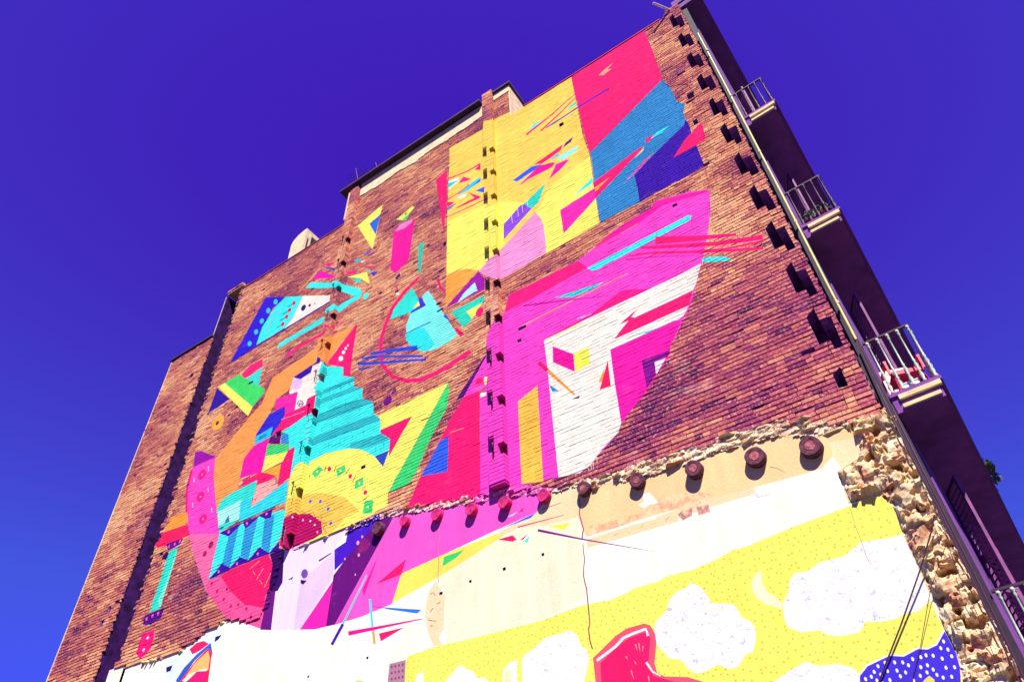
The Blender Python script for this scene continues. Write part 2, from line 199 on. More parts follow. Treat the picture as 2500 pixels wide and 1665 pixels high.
PAINT = """ffdc62|1|-7428,20864 -6179,20734 -6157,21168 -5705,20853 -5321,20756 -4751,20630 -4728,20601 -3173,20501 -3182,17377 -3109,16418 -3168,15099 -3208,13855 -4551,13789 -4584,13803 -5631,13747 -6153,14127 -6375,14431 -6369,14482 -7355,14957 -7412,17666 -7403,19990
fff86e|1|-3124,16394 -3168,15099 -3207,13863 -4550,13803 -4541,14737 -4722,15518 -4571,15571 -4338,16020 -3779,16235
fff86e|1|-7396,17145 -6183,16949 -5805,16717 -5439,16492 -4996,16038 -5603,15650 -5650,15040 -5633,14963 -5613,14856 -6094,14650 -6268,14507 -6369,14482 -6729,14775 -7046,14911 -7355,14957
ff1f74|1|-3173,20501 -919,20564 -901,19202 -935,17775 -2241,17029 -3095,16521 -3138,17733
3890cc|1|-937,17764 -840,17195 -823,16555 -681,16281 -778,16033 -796,15739 -862,15563 -1548,15208 -2210,14812 -2218,14292 -2255,13834 -3186,13859 -3163,14725 -3084,16244 -3095,16521
4216ac|1|-794,15745 -772,15536 -776,15177 -786,15285 -791,14659 -789,14421 -792,13888 -1205,13862 -1885,13877 -2255,13834 -2218,14292 -2210,14812 -1548,15208 -862,15563
ff1f74|1|-524,15337 -524,15165 -562,14704 -792,14654 -1315,14662 -986,15021
ff1f74|1|-4737,18953 -3946,19170 -3966,19245 -4769,19062
ff1f74|1|-3946,19170 -3149,19507 -3159,19547 -3966,19245
ff1f74|1|-4297,18714 -3690,18999 -3709,19062 -4324,18800
ff1f74|1|-3690,18999 -3135,19324 -3145,19362 -3709,19062
5a1fc0|1|-4128,18699 -3185,18757 -3197,18824 -4142,18757
5a1fc0|1|-3185,18757 -2233,18744 -2243,18819 -3197,18824
44f8ee|1|-4662,19099 -4507,19311 -4202,19254 -4462,19149
38e6cc|1|-3488,18991 -3369,19097 -3139,19128 -3181,18988
ffb890|1|-2415,19700 -2214,19821 -1941,19886 -2147,19740 -2037,19634 -2287,19584
b02090|1|-2648,18298 -2238,18781 -2264,18694
ff1f74|1|-4613,17410 -3744,17536 -3815,17338 -4390,17239
7a1a8a|1|-3773,17379 -3666,17544 -3436,17602 -3512,17444
3a68f4|1|-5268,17265 -4720,17387 -4441,17254 -4390,17175 -5163,17114
a8fff4|1|-3973,17017 -3835,17135 -3373,17130 -3378,16936 -3785,16883
38c4e8|1|-4212,17197 -3896,17292 -3909,17156
ff1fa0|1|-5176,16854 -4495,17223 -4098,17040 -4031,16940 -4141,16844 -4830,16923
ff20a8|1|-4254,16421 -4013,16864 -3718,16809 -3653,16729 -3919,16548
35e6c8|1|-5002,16020 -4359,16358 -4605,15768 -4811,15669
9a58e8|1|-5620,15665 -5115,16047 -4990,16000 -4811,15669 -5640,15095
f0e0ff|1|-5388,15871 -5382,15550 -5367,15541 -5373,15861
f0e0ff|1|-5203,15973 -5200,15652 -5185,15642 -5188,15963
f0e0ff|1|-5071,16047 -5070,15724 -5055,15715 -5057,16037
f0e0ff|1|-4913,16135 -4914,15812 -4899,15802 -4899,16125
fb9cd0|1|-4727,15453 -4613,15191 -4545,14838 -4530,14312 -4556,13802 -4582,13826 -5631,13741 -5868,13809 -6154,14121 -6375,14425 -6094,14666 -5613,14850
44f8ee|1|-3693,15248 -3155,15540 -3168,15334
ff2fb0|1|-4075,15017 -3166,15114 -3160,14749 -4068,14139
ff1f74|1|-3170,15342 -1933,15646 -1816,15614 -2591,15107 -3172,14739
ffa858|1|-3164,15130 -2747,15210 -3151,14976
fff86e|1|-2112,15374 -1822,15583 -1874,15474
ff40a8|1|-2506,14695 -1925,15104 -1646,15219 -2018,14940
ff1f74|1|-1747,15834 -1536,15840 -1641,15706 -1762,15694
44f8ee|1|-1635,15737 -1463,15853 -1163,15840 -1357,15740
ffae4c|1|-7355,14957 -7046,14911 -6729,14775 -6389,14458 -6827,14188 -7344,13797
b020b4|1|-6382,14450 -6223,14074 -6216,13703 -7023,13750 -7331,13792
b8fff2|1|-6497,14127 -6419,13780 -6498,13809 -6998,13734 -6824,13943
35e6c4|1|-7176,13541 -6226,13509 -6241,13305 -6718,13286 -6567,12942 -6811,12811
fff86e|1|-6748,13304 -6301,13282 -6567,12942
ff1f74|1|-6291,12950 -6349,12908 -6415,12920 -6463,12981 -6475,13070 -6446,13151 -6387,13193 -6321,13181 -6273,13118 -6262,13030
ff1f74|1|-7419,19179 -6749,18964 -6768,19037 -7438,19253
ff1f74|1|-6749,18964 -6280,18940 -6300,19012 -6768,19037
ff1f74|1|-6491,18841 -6284,18992 -6287,18658
f4fff0|1|-7425,19102 -7064,18972 -7024,18767 -7396,18635
38e6cc|1|-7422,19003 -7055,18803 -7399,18745
30dcf0|1|-7115,18106 -6872,18241 -6340,18337 -6291,18214 -6693,18039
3a68f4|1|-6634,18072 -6276,18260 -6298,18115
ff2a88|1|-7050,18682 -6879,18853 -6599,18483 -6785,18538
3a68f4|1|-6465,17806 -6167,17752 -6184,17489
ff1f74|1|-7403,18157 -6980,18146 -7001,18205 -7423,18217
ff1f74|1|-6980,18146 -6667,18257 -6691,18315 -7001,18205
ff1f74|1|-6721,17949 -6285,17390 -6347,17348 -7074,17506 -7098,17566 -6489,17512
8090c0|1|-7433,17675 -7402,17819 -7097,17780 -7278,17671
ff1f74|1|-7405,17359 -6740,17227 -6752,17273 -7419,17405
ff1f74|1|-6740,17227 -6113,17137 -6125,17181 -6752,17273
ff1f74|1|-7425,18082 -7158,17863 -7402,17810
fffce8|1|-7107,18025 -6751,17932 -6779,17814 -6986,17876
fff86e|1|-6818,18834 -6486,18736 -6636,18717
ff1f74|1|-7895,19555 -7486,19750 -7450,18102 -7515,16773
fff86e|1|-11002,19738 -10007,20068 -10042,19546 -10155,17962
2f74e8|1|-10468,19438 -10038,19574 -10124,18654
ff1f9c|1|-9332,16511 -9382,18310 -8731,18303 -8587,18170 -8678,16440 -9110,16199
ff8fd0|1|-9319,18173 -9159,18387 -8715,18299 -8633,18145 -8969,18070
e8f86a|1|-9334,18765 -8749,18958 -8634,18813 -9038,18493
45e07a|1|-9108,18547 -8824,18669 -8934,18411
2a7070|1|-9031,18790 -8935,18820 -8957,18689
30d8b8|1|-8320,15700 -8365,16887 -8164,16897 -8195,16579 -8217,15631
3a68f4|1|-10540,18066 -10056,17840 -10401,17919
30c8d0|1|-10895,17988 -10642,17947 -10604,17687
ffe8f0|1|-10595,17740 -10366,17666 -10526,17614
ff1f74|1|-10683,17606 -9881,17016 -10162,17133
38e6cc|1|-10305,17174 -9962,16892 -10209,16996
3048c8|1|-10081,16891 -9750,16718 -9973,16671
ff2a80|1|-11132,17648 -10656,17402 -10711,17279 -11086,17474
fff86e|1|-11061,17361 -10247,17037 -10041,16390 -10453,16881
38e6cc|1|-10859,17113 -10498,16963 -10378,16629
6a1878|1|-9115,16026 -8952,16124 -8914,15969 -9053,15915
ff1f74|1|-12332,18783 -11679,18491 -11967,18449
5050b8|1|-12454,18834 -11633,18139 -11677,18050
ff1fb0|1|-12691,18369 -12346,18520 -11622,17783 -11604,17685
f8c050|1|-13164,18074 -12389,18641 -12420,18684 -13196,18116
44f8ee|1|-12885,18076 -12725,18218 -11764,17566 -11491,17501 -11163,17096 -10434,16456 -10298,16218 -10339,16061 -11126,15924 -11339,16193 -11674,16204 -11738,16410 -11423,16473 -11211,16217 -10597,16250 -11145,16791 -11566,17249 -12154,17574
44f8ee|1|-10038,15839 -10094,15812 -10162,15837 -10216,15906 -10235,15991 -10212,16061 -10155,16089 -10086,16062 -10033,15993 -10014,15908
44f8ee|1|-13540,15873 -13517,16082 -11703,16130 -11672,15889 -13181,15880
ff1f74|1|-12682,15363 -11546,15333 -11612,15436 -12762,15495
ff1f74|1|-11546,15333 -11531,15618 -11599,15672 -11612,15436
ff1f74|1|-11653,15688 -11282,15383 -11306,15456 -11641,15766
ff1f74|1|-11282,15383 -10865,15386 -10887,15428 -11306,15456
ff2a88|1|-13072,15321 -12771,15489 -12694,15314 -12874,15214
3a24d8|1|-15730,16551 -14872,18910 -13694,18188 -14318,18069 -14559,17286 -14551,16618
44f8ee|1|-14635,16647 -14585,17377 -14224,18011 -13786,18246 -12739,17621 -13109,17025 -13384,16675
fff2de|1|-13445,16631 -13151,16903 -12910,17730 -11642,16958 -11620,16661
2a1aa0|1|-15680,16492 -13595,16559 -13639,16628 -15733,16564
2a1aa0|1|-13595,16559 -11590,16621 -11627,16687 -13639,16628
40d8f0|1|-14886,16811 -14926,16765 -15011,16801 -15091,16900 -15120,17003 -15079,17049 -14993,17012 -14913,16913
40d8f0|1|-14721,17218 -14762,17171 -14848,17209 -14928,17310 -14956,17415 -14914,17463 -14828,17424 -14748,17322
40d8f0|1|-14587,17614 -14628,17566 -14714,17605 -14795,17709 -14823,17818 -14781,17866 -14694,17826 -14613,17721
40d8f0|1|-14396,17966 -14438,17917 -14524,17958 -14604,18064 -14632,18175 -14589,18224 -14502,18182 -14422,18075
40d8f0|1|-14129,18197 -14172,18149 -14257,18190 -14337,18298 -14363,18409 -14320,18459 -14233,18417 -14155,18308
f02060|1|-13189,17546 -13239,17522 -13310,17566 -13362,17653 -13363,17732 -13313,17756 -13241,17711 -13190,17624
303078|1|-13546,17622 -13319,17609 -13337,17641 -13565,17654
f02060|1|-13319,17321 -13368,17297 -13439,17340 -13491,17426 -13492,17503 -13443,17527 -13371,17483 -13320,17398
303078|1|-13674,17394 -13448,17382 -13467,17414 -13693,17426
f02060|1|-13387,17081 -13436,17057 -13507,17100 -13559,17184 -13561,17260 -13511,17284 -13440,17241 -13389,17157
303078|1|-13741,17152 -13516,17141 -13535,17172 -13760,17183
f02060|1|-13487,16826 -13536,16803 -13606,16844 -13658,16927 -13660,17002 -13611,17026 -13540,16984 -13489,16901
303078|1|-13839,16895 -13615,16885 -13634,16915 -13858,16925
302080|1|-12653,17007 -12700,16969 -12767,16985 -12828,17050 -12860,17139 -12850,17218 -12802,17256 -12734,17239 -12673,17174 -12642,17085
302080|1|-12436,16998 -12460,16980 -12495,16990 -12528,17025 -12545,17071 -12541,17111 -12516,17129 -12481,17119 -12449,17084 -12431,17037
302080|1|-12236,16965 -12237,16948 -12246,16943 -12261,16952 -12276,16972 -12285,16995 -12284,17012 -12275,17017 -12260,17008 -12245,16988
d070b0|1|-14285,17046 -14148,17492 -14178,17523 -14322,17081
d070b0|1|-14148,17492 -13858,17819 -13880,17844 -14178,17523
ffa456|1|-11716,14938 -13390,14710 -13570,13910 -13930,13651 -14461,13193 -14974,12708 -14943,12395 -14395,11058 -14224,10852 -13974,11209 -13651,11272 -13723,12166 -13435,12472 -13475,12817 -13133,13310 -12990,13738 -12501,13855 -12470,14255 -11584,14299
ffa456|1|-11792,15307 -11197,15066 -10377,15020 -11269,14126 -11626,14502
b02060|1|-11718,15121 -11447,15033 -11450,15061 -11731,15154
b02060|1|-11447,15033 -11291,14851 -11278,14865 -11450,15061
b02060|1|-11666,14741 -11441,14869 -11456,14902 -11691,14773
b02060|1|-11441,14869 -11219,14651 -11212,14670 -11456,14902
ff1f74|1|-11234,14077 -10297,15038 -10301,13942 -10252,13119 -10506,13315 -10572,13614
fff2de|1|-10624,13911 -10663,13875 -10729,13902 -10784,13978 -10796,14057 -10757,14093 -10690,14065 -10635,13989
fff2de|1|-10587,14109 -10616,14082 -10664,14103 -10705,14159 -10713,14217 -10684,14244 -10636,14223 -10595,14167
fff2de|1|-10546,14228 -10567,14209 -10603,14224 -10633,14266 -10639,14309 -10618,14329 -10582,14313 -10552,14272
fff2de|1|-10496,14312 -10511,14298 -10536,14309 -10558,14339 -10562,14370 -10547,14384 -10521,14373 -10500,14343
fff2de|1|-12470,14255 -11584,14299 -11413,14261 -11365,13095 -11487,12826 -12053,13179 -12505,13739
4216ac|1|-12470,14255 -11644,14362 -11652,14553 -11506,14412 -11512,14255 -11774,14302 -11786,14064 -12191,14030
f0c8f8|1|-12468,13786 -12466,14238 -12046,13957 -12094,13616
fff2de|1|-12501,13855 -11539,13378 -11741,13158 -11719,12951 -12121,12946 -12163,13512
ff2fa8|1|-12999,13772 -12146,13597 -12114,12943 -12467,12968 -12917,13347
3a2fd8|1|-13475,12817 -13133,13310 -12546,13299 -12469,12974 -12598,12751 -12817,12522 -12961,12477 -13433,12465
30d4f4|1|-13440,12469 -13456,12753 -12853,12789 -12864,12489
2050b0|1|-13296,12618 -13029,12632 -13053,12664 -13319,12650
2050b0|1|-13279,12562 -13030,12578 -13053,12609 -13303,12593
ff20a8|1|-13729,12163 -13462,12456 -12886,12455 -12875,11434 -13655,11567 -13649,11266
6a1878|1|-12880,12282 -12864,12467 -12451,12452 -12407,12053
3898d8|1|-12387,12071 -12422,12434 -12119,12221 -12070,11909
44f8ee|1|-12456,12449 -11731,12579 -11547,12580 -11393,11599 -11493,11171 -11649,11114 -11759,10873 -11789,10768 -11814,11703 -12001,11727 -12152,12235
ff1f74|1|-12815,12495 -12600,12757 -12442,12990 -11726,12955 -11709,13148 -11416,13152 -11379,12626 -11730,12573 -12157,12471
ff90b0|1|-12563,12870 -11706,12749 -11719,12773 -12577,12894
7a2090|1|-11842,13062 -11856,13003 -11830,12973 -11811,13038
7a2090|1|-11856,13003 -11921,13010 -11915,12981 -11830,12973
7a2090|1|-11921,13010 -12003,13072 -12020,13063 -11915,12981
7a2090|1|-12003,13072 -12046,13155 -12077,13170 -12020,13063
7a2090|1|-12046,13155 -12036,13215 -12064,13246 -12077,13170
7a2090|1|-12036,13215 -11970,13208 -11977,13236 -12064,13246
7a2090|1|-11970,13208 -11892,13146 -11874,13155 -11977,13236
7a2090|1|-11892,13146 -11844,13056 -11818,13053 -11874,13155
7a2090|1|-11957,13025 -11947,13194 -11958,13224 -11989,13047
7a2090|1|-11947,13194 -11864,12994 -11836,12988 -11958,13224
7a2090|1|-12011,13111 -11836,13042 -11845,13071 -12021,13141
45e07a|1|-12899,12237 -12072,11915 -12039,11667 -12859,11882
fff86e|1|-12860,11888 -12035,11676 -12015,11458 -12847,11423
ffb040|1|-12847,11423 -12171,11384 -12175,10941 -12309,11113
ff1f74|1|-12027,11713 -11802,11716 -11753,10871 -12126,10734 -12195,11364
ff2070|1|-13656,11269 -13451,11417 -12945,11467 -12304,11116 -12569,10999 -12913,11058 -12957,11226 -13500,11283
ffb0a4|1|-12950,10485 -12923,11091 -12308,11027 -12145,10742 -12688,10505
e82888|1|-12885,10674 -12767,10771 -12844,10636
3cecd8|1|-14276,10890 -14226,11119 -13976,11215 -12963,11245 -12941,10760 -13399,10787 -13294,10288 -14058,10401 -13913,10148
b4fff0|1|-14229,10849 -13388,10864 -13296,10311 -13736,10354 -14043,10403
38e4f0|1|-13399,10787 -13003,10788 -12944,10483 -11792,10802 -11722,10197 -13277,10236
2890b0|1|-13832,10369 -13747,10577 -13629,10352
44f8ee|1|-13845,8988 -13908,10151 -13221,10149 -12609,10137 -11672,9991 -11617,9344 -11720,9235 -11929,9030 -12327,9289 -12587,9065 -12925,9252 -13201,9071 -13531,9274
38a4de|1|-13527,9963 -13232,10113 -13185,9066 -13498,9264
38a4de|1|-12983,9957 -12596,10115 -12590,9076 -12899,9258
38a4de|1|-12335,9975 -12025,9980 -11932,9041 -12237,9260
4216ac|1|-13916,10156 -13111,10171 -13231,10092 -13520,9946
4216ac|1|-13114,10164 -12572,10128 -12624,10093 -12950,9941
4216ac|1|-12589,10148 -12133,10172 -12124,9941 -12306,9971
4216ac|1|-13851,8990 -13500,9269 -13165,9064 -13179,9023
4216ac|1|-13196,9039 -12926,9257 -12582,9068 -12597,9028
4216ac|1|-12609,9031 -12298,9284 -11924,9032 -11943,9004
4216ac|1|-11954,9008 -11659,9223 -11627,9004
ff70b8|1|-13514,9079 -13530,9059 -13560,9063 -13587,9088 -13594,9120 -13578,9140 -13548,9136 -13521,9111
ff70b8|1|-12921,9083 -12937,9063 -12966,9067 -12991,9091 -12997,9123 -12981,9143 -12952,9139 -12927,9114
ff70b8|1|-12268,9103 -12284,9083 -12312,9087 -12336,9111 -12341,9142 -12325,9162 -12296,9158 -12273,9134
ff70b8|1|-13524,10053 -13541,10032 -13573,10037 -13600,10065 -13608,10100 -13591,10121 -13559,10116 -13532,10088
ff70b8|1|-12910,10055 -12927,10034 -12957,10039 -12983,10066 -12990,10101 -12973,10122 -12943,10117 -12916,10089
ff70b8|1|-12276,10077 -12293,10056 -12323,10061 -12347,10088 -12353,10122 -12336,10143 -12306,10138 -12282,10111
ff1f6a|1|-13185,9025 -11943,9004 -11728,8705 -11673,8211 -11753,8050 -11718,7770 -12359,8016 -12971,8487 -13438,8939
ff5a9a|1|-13845,8988 -13437,8953 -12965,8486 -12359,8016 -11719,7774 -11725,7372 -12078,7534 -12521,7715 -12866,7878 -13849,8737
d01a60|1|-13648,8831 -13671,8811 -13708,8817 -13736,8846 -13740,8882 -13716,8902 -13679,8896 -13651,8867
d01a60|1|-13383,8577 -13406,8557 -13442,8563 -13469,8591 -13473,8626 -13449,8646 -13413,8640 -13386,8612
d01a60|1|-13047,8531 -13070,8511 -13105,8516 -13132,8544 -13134,8578 -13111,8598 -13076,8593 -13049,8565
d01a60|1|-13067,8315 -13090,8296 -13125,8301 -13151,8328 -13153,8362 -13131,8382 -13096,8376 -13070,8349
d01a60|1|-12770,8084 -12793,8065 -12827,8070 -12852,8096 -12854,8129 -12831,8148 -12797,8143 -12772,8116
d01a60|1|-12536,8057 -12558,8038 -12592,8043 -12616,8069 -12618,8101 -12595,8121 -12562,8116 -12537,8089
d01a60|1|-12232,7884 -12254,7865 -12287,7870 -12310,7895 -12312,7927 -12289,7945 -12257,7941 -12233,7915
d01a60|1|-12038,7671 -12060,7653 -12092,7657 -12115,7682 -12115,7713 -12094,7731 -12062,7727 -12039,7702
ffa080|1|-12450,8822 -12184,8919 -12200,8934 -12467,8837
ffa080|1|-12146,8490 -12000,8707 -12020,8720 -12166,8502
ffa080|1|-11839,8241 -11722,8508 -11742,8519 -11858,8252
ffa080|1|-12345,8743 -12242,8624 -12227,8626 -12329,8745
ffa080|1|-12059,8455 -11946,8337 -11932,8340 -12045,8458
fd4cc2|1|-15925,12896 -15031,12787 -14845,12089 -14356,11040 -14142,10587 -13909,10154 -13890,10017 -15108,10420 -15624,11352 -15982,12264 -16003,12737
ff70a8|1|-15165,10556 -13915,10153 -13845,8988 -13849,8737 -14466,9545 -14797,9977
a81cb0|1|-16087,13364 -15792,13281 -15257,12909 -15005,12810 -15135,12769 -15926,12813
ff2080|1|-16014,12750 -15946,12120 -15843,12073 -15906,12691
ff2080|1|-15946,12120 -15536,11073 -15441,11039 -15843,12073
ff1f88|1|-15233,12247 -15294,12189 -15393,12195 -15491,12263 -15553,12368 -15553,12470 -15490,12529 -15390,12523 -15291,12453 -15231,12348
ff90c8|1|-15354,12331 -15384,12316 -15422,12342 -15429,12384 -15399,12400 -15361,12373
ff1f88|1|-15007,11498 -15067,11443 -15162,11446 -15256,11509 -15315,11607 -15314,11703 -15253,11760 -15157,11755 -15062,11691 -15005,11593
ff90c8|1|-15123,11576 -15152,11561 -15188,11585 -15196,11624 -15166,11639 -15130,11615
ff1f88|1|-14611,10732 -14668,10679 -14759,10681 -14848,10738 -14902,10828 -14900,10918 -14841,10972 -14749,10969 -14660,10911 -14607,10820
ff90c8|1|-14720,10802 -14748,10788 -14782,10810 -14788,10846 -14760,10861 -14726,10839
ffc8f0|1|-15246,12565 -15160,12379 -15125,12366 -15210,12552
ffc8f0|1|-15762,12416 -15671,12229 -15635,12217 -15725,12403
ffc8f0|1|-14976,11820 -14895,11646 -14861,11635 -14942,11809
ffc8f0|1|-15452,11536 -15367,11364 -15333,11353 -15417,11525
ffc8f0|1|-14544,11058 -14470,10896 -14437,10886 -14511,11048
b02060|1|-14045,9877 -14083,9840 -14139,9836 -14191,9868 -14220,9924 -14214,9982 -14176,10020 -14120,10024 -14068,9991 -14039,9935
b02060|1|-14201,9701 -14230,9674 -14276,9673 -14319,9700 -14344,9743 -14342,9787 -14312,9814 -14266,9815 -14223,9788 -14198,9745
ffa040|1|-16328,10989 -16190,11370 -15540,11291 -15347,10928 -15855,10927
ff2460|1|-16707,10821 -16623,11024 -15372,10893 -15108,10513 -15681,10534 -16371,10568
701890|1|-16044,10581 -15368,10510 -15403,10349 -15856,10333
ff70c0|1|-15835,10426 -15864,10404 -15905,10427 -15917,10472 -15887,10495 -15846,10471
ff70c0|1|-15620,10426 -15649,10404 -15689,10427 -15700,10472 -15671,10495 -15631,10472
ff70c0|1|-15426,10433 -15455,10411 -15494,10434 -15505,10479 -15476,10501 -15436,10478
401060|1|-16045,10166 -15924,10336 -15783,10245 -15807,10080
35eed0|1|-15826,8765 -15798,10277 -15484,10327 -15433,9976 -15420,8769
8ffcd8|1|-15479,10240 -15433,9976 -15420,8769 -15620,8992 -15505,9425
5a1488|1|-15931,8519 -15970,8736 -15275,8738 -15265,8506 -15601,8434
ff70c0|1|-15805,8609 -15844,8589 -15888,8613 -15894,8657 -15855,8677 -15810,8653
ff70c0|1|-15600,8626 -15639,8606 -15683,8630 -15688,8674 -15649,8694 -15605,8670
ff70c0|1|-15396,8623 -15435,8603 -15478,8626 -15483,8670 -15444,8690 -15401,8666
ff1f7a|1|-15842,7865 -15825,8286 -15388,8278 -15300,8001 -15337,7799 -15607,7675
ffe0f0|1|-15516,8109 -15542,8093 -15580,8100 -15608,8127 -15609,8157 -15583,8173 -15545,8165 -15517,8139
ffe0f0|1|-15521,7843 -15547,7828 -15584,7835 -15612,7860 -15613,7890 -15587,7905 -15550,7898 -15522,7873
b01060|1|-15658,7967 -15274,7988 -15293,8006 -15678,7985
3a1ea0|1|-16060,14677 -16022,15643 -15170,14812
fff86e|1|-15971,15662 -15715,15700 -13956,13976 -14036,13664
48e870|1|-15715,15700 -15045,15682 -13607,14411 -13608,14274 -13956,13955
ff2878|1|-14957,15640 -14613,15842 -14106,15767 -13995,15448 -14714,15347
48e8d0|1|-14635,15307 -13992,15436 -13939,14696 -14063,14758
ffb848|1|-15157,13859 -15304,13790 -15499,13852 -15654,14018 -15693,14212 -15597,14342 -15411,14344 -15224,14218 -15125,14027
802050|1|-15355,14011 -15404,13989 -15466,14015 -15503,14073 -15494,14130 -15443,14152 -15382,14127 -15345,14068
fff86e|1|-9137,11433 -7196,11412 -7502,10951 -8490,9473 -8628,9281 -8617,8964 -9365,9115 -9542,10671
45e07a|1|-7184,11419 -7159,11099 -7216,10724 -7598,10144 -7932,9452 -8115,9264 -8626,9260 -8492,9490 -8087,10053 -7502,10951
ff1f74|1|-9026,10985 -8139,10953 -8410,10586 -8699,10159 -8736,10621 -9024,10902
3850c8|1|-9106,10327 -8712,10325 -8842,9960
44f8ee|1|-11424,14282 -11244,13998 -10566,13617 -10527,13297 -10099,13046 -10079,12736 -9758,12527 -9737,12247 -9708,12194 -9351,11911 -9304,11579 -9072,11306 -9019,10900 -8719,10618 -8713,10339 -9101,10325 -9545,10690 -9959,10888 -10703,11060 -11242,11021 -11265,11030 -11493,11171 -11386,11696 -11545,12574 -11379,12626 -11415,13146 -11519,13398 -11492,13704
34c4c8|1|-11437,13889 -11244,13998 -11112,13632 -11356,13641
34c4c8|1|-11453,13228 -10104,13043 -10092,12913 -11141,13019 -11385,13048
34c4c8|1|-10079,12736 -9757,12522 -11022,12713 -11256,12710 -11328,12915
34c4c8|1|-9708,12194 -9359,11910 -10614,12034 -11292,12161 -11428,12386 -11163,12370 -10391,12352
34c4c8|1|-9274,11509 -9065,11291 -10420,11420 -11236,11502 -11348,11755 -10410,11668
34c4c8|1|-8996,10876 -8718,10606 -9339,10649 -9601,10725 -9933,10889 -9900,11008
1a8a98|1|-10943,13080 -10113,12942 -10123,12965 -10955,13104
1a8a98|1|-11214,12385 -9724,12180 -9734,12201 -11226,12408
1a8a98|1|-11319,12170 -10342,12085 -10353,12107 -11332,12193
1a8a98|1|-10342,12085 -9347,11896 -9355,11916 -10353,12107
1a8a98|1|-11263,11511 -9952,11357 -9962,11377 -11274,11532
1a8a98|1|-9952,11357 -9064,11271 -9073,11291 -9962,11377
fff86e|1|-11724,10399 -11760,10878 -11650,11119 -11494,11176 -11264,11023 -11243,11026 -10704,11065 -9959,10893 -9546,10695 -9097,10295 -8844,9976 -8670,9665 -8617,8964 -9105,8907 -9656,8882 -10764,8873 -11463,8951 -11561,9453 -11692,10058
ffd25a|1|-11703,10261 -11296,10210 -10620,10012 -9844,9617 -9360,9118 -9651,9142 -10083,8885 -10277,8892 -10352,9044 -11578,9501
e8206a|1|-11607,9757 -11480,9858 -11490,9883 -11633,9780
e8206a|1|-11480,9858 -11278,9680 -11286,9704 -11490,9883
e8206a|1|-11278,9680 -11110,9747 -11118,9771 -11286,9704
e8206a|1|-11110,9747 -10946,9584 -10947,9605 -11118,9771
e8206a|1|-10946,9584 -10740,9574 -10737,9593 -10947,9605
e8206a|1|-10740,9574 -10659,9422 -10651,9438 -10737,9593
e8206a|1|-10659,9422 -10450,9371 -10437,9382 -10651,9438
e8206a|1|-10450,9371 -10481,9262 -10460,9266 -10437,9382
e8206a|1|-10481,9262 -10288,9157 -10265,9157 -10460,9266
e8206a|1|-10288,9157 -10374,9091 -10348,9082 -10265,9157
e8206a|1|-10374,9091 -10249,8951 -10223,8940 -10348,9082
e8206a|1|-10249,8951 -10362,8938 -10345,8915 -10223,8940
c8186a|1|-11673,9765 -11410,9784 -10841,9582 -10439,9253 -10356,8963 -10572,8917 -11068,8903 -11323,8906 -11633,9106
ffe8f0|1|-11360,9680 -11380,9665 -11410,9683 -11418,9715 -11398,9730 -11368,9713
ffe8f0|1|-11000,9482 -11020,9467 -11048,9484 -11056,9515 -11036,9530 -11008,9513
ffe8f0|1|-10760,9378 -10780,9363 -10807,9380 -10814,9411 -10794,9425 -10767,9409
ffe8f0|1|-10603,9232 -10622,9218 -10649,9234 -10657,9264 -10637,9279 -10610,9263
ffe8f0|1|-10485,9023 -10504,9009 -10531,9024 -10537,9054 -10518,9068 -10491,9052
45e07a|1|-11026,10659 -10835,10779 -10667,10630 -10852,10472
45e07a|1|-10243,10439 -9996,10489 -9919,10287 -10155,10233
45e07a|1|-9594,9900 -9387,9930 -9340,9714 -9588,9704
45e07a|1|-9253,9318 -9007,9241 -9015,8952 -9275,9025
fff86e|1|-10810,10631 -10822,10602 -10859,10617 -10886,10661 -10875,10690 -10837,10675
fff86e|1|-10062,10355 -10074,10327 -10109,10341 -10133,10384 -10122,10412 -10086,10398
fff86e|1|-9441,9798 -9453,9772 -9486,9785 -9507,9824 -9495,9851 -9462,9838
fff86e|1|-9115,9118 -9127,9094 -9158,9105 -9178,9141 -9166,9166 -9135,9154
f01f70|1|-10397,10510 -10427,10482 -10475,10495 -10514,10541 -10521,10594 -10492,10623 -10443,10610 -10404,10563
f01f70|1|-9710,10057 -9739,10030 -9784,10042 -9820,10085 -9825,10135 -9796,10162 -9751,10151 -9715,10107
f01f70|1|-9208,9477 -9236,9452 -9279,9462 -9312,9502 -9316,9549 -9288,9574 -9245,9564 -9212,9524
3a68f4|1|-10860,9877 -10885,9857 -10920,9865 -10944,9898 -10944,9935 -10919,9955 -10884,9946 -10860,9914
3a68f4|1|-10540,9760 -10565,9740 -10598,9748 -10622,9780 -10621,9816 -10596,9836 -10563,9827 -10539,9796
3a68f4|1|-10259,9476 -10283,9457 -10315,9465 -10338,9495 -10337,9531 -10312,9550 -10280,9542 -10257,9511
3a68f4|1|-10113,9093 -10136,9074 -10168,9081 -10190,9110 -10189,9144 -10165,9163 -10133,9155 -10111,9126
7a4a20|1|-11071,10538 -11065,10696 -11086,10707 -11092,10549
7a4a20|1|-10596,10532 -10572,10682 -10593,10695 -10616,10544
7a4a20|1|-10290,10388 -10246,10572 -10265,10585 -10309,10400
7a4a20|1|-9918,10216 -9806,10304 -9823,10320 -9934,10232
7a4a20|1|-9670,9915 -9591,10045 -9609,10059 -9687,9929
7a4a20|1|-9379,9583 -9249,9668 -9263,9683 -9394,9598
7a4a20|1|-9298,9339 -9131,9397 -9143,9413 -9311,9354
ff1f74|1|-8288,15545 -8535,15375 -8470,15267 -8226,15444
ff1f74|1|-8535,15375 -8595,15374 -8525,15259 -8470,15267
ff1f74|1|-8595,15374 -8901,15171 -8819,15054 -8525,15259
ff1f74|1|-8901,15171 -9141,14892 -9045,14782 -8819,15054
ff1f74|1|-9141,14892 -9301,14444 -9195,14344 -9045,14782
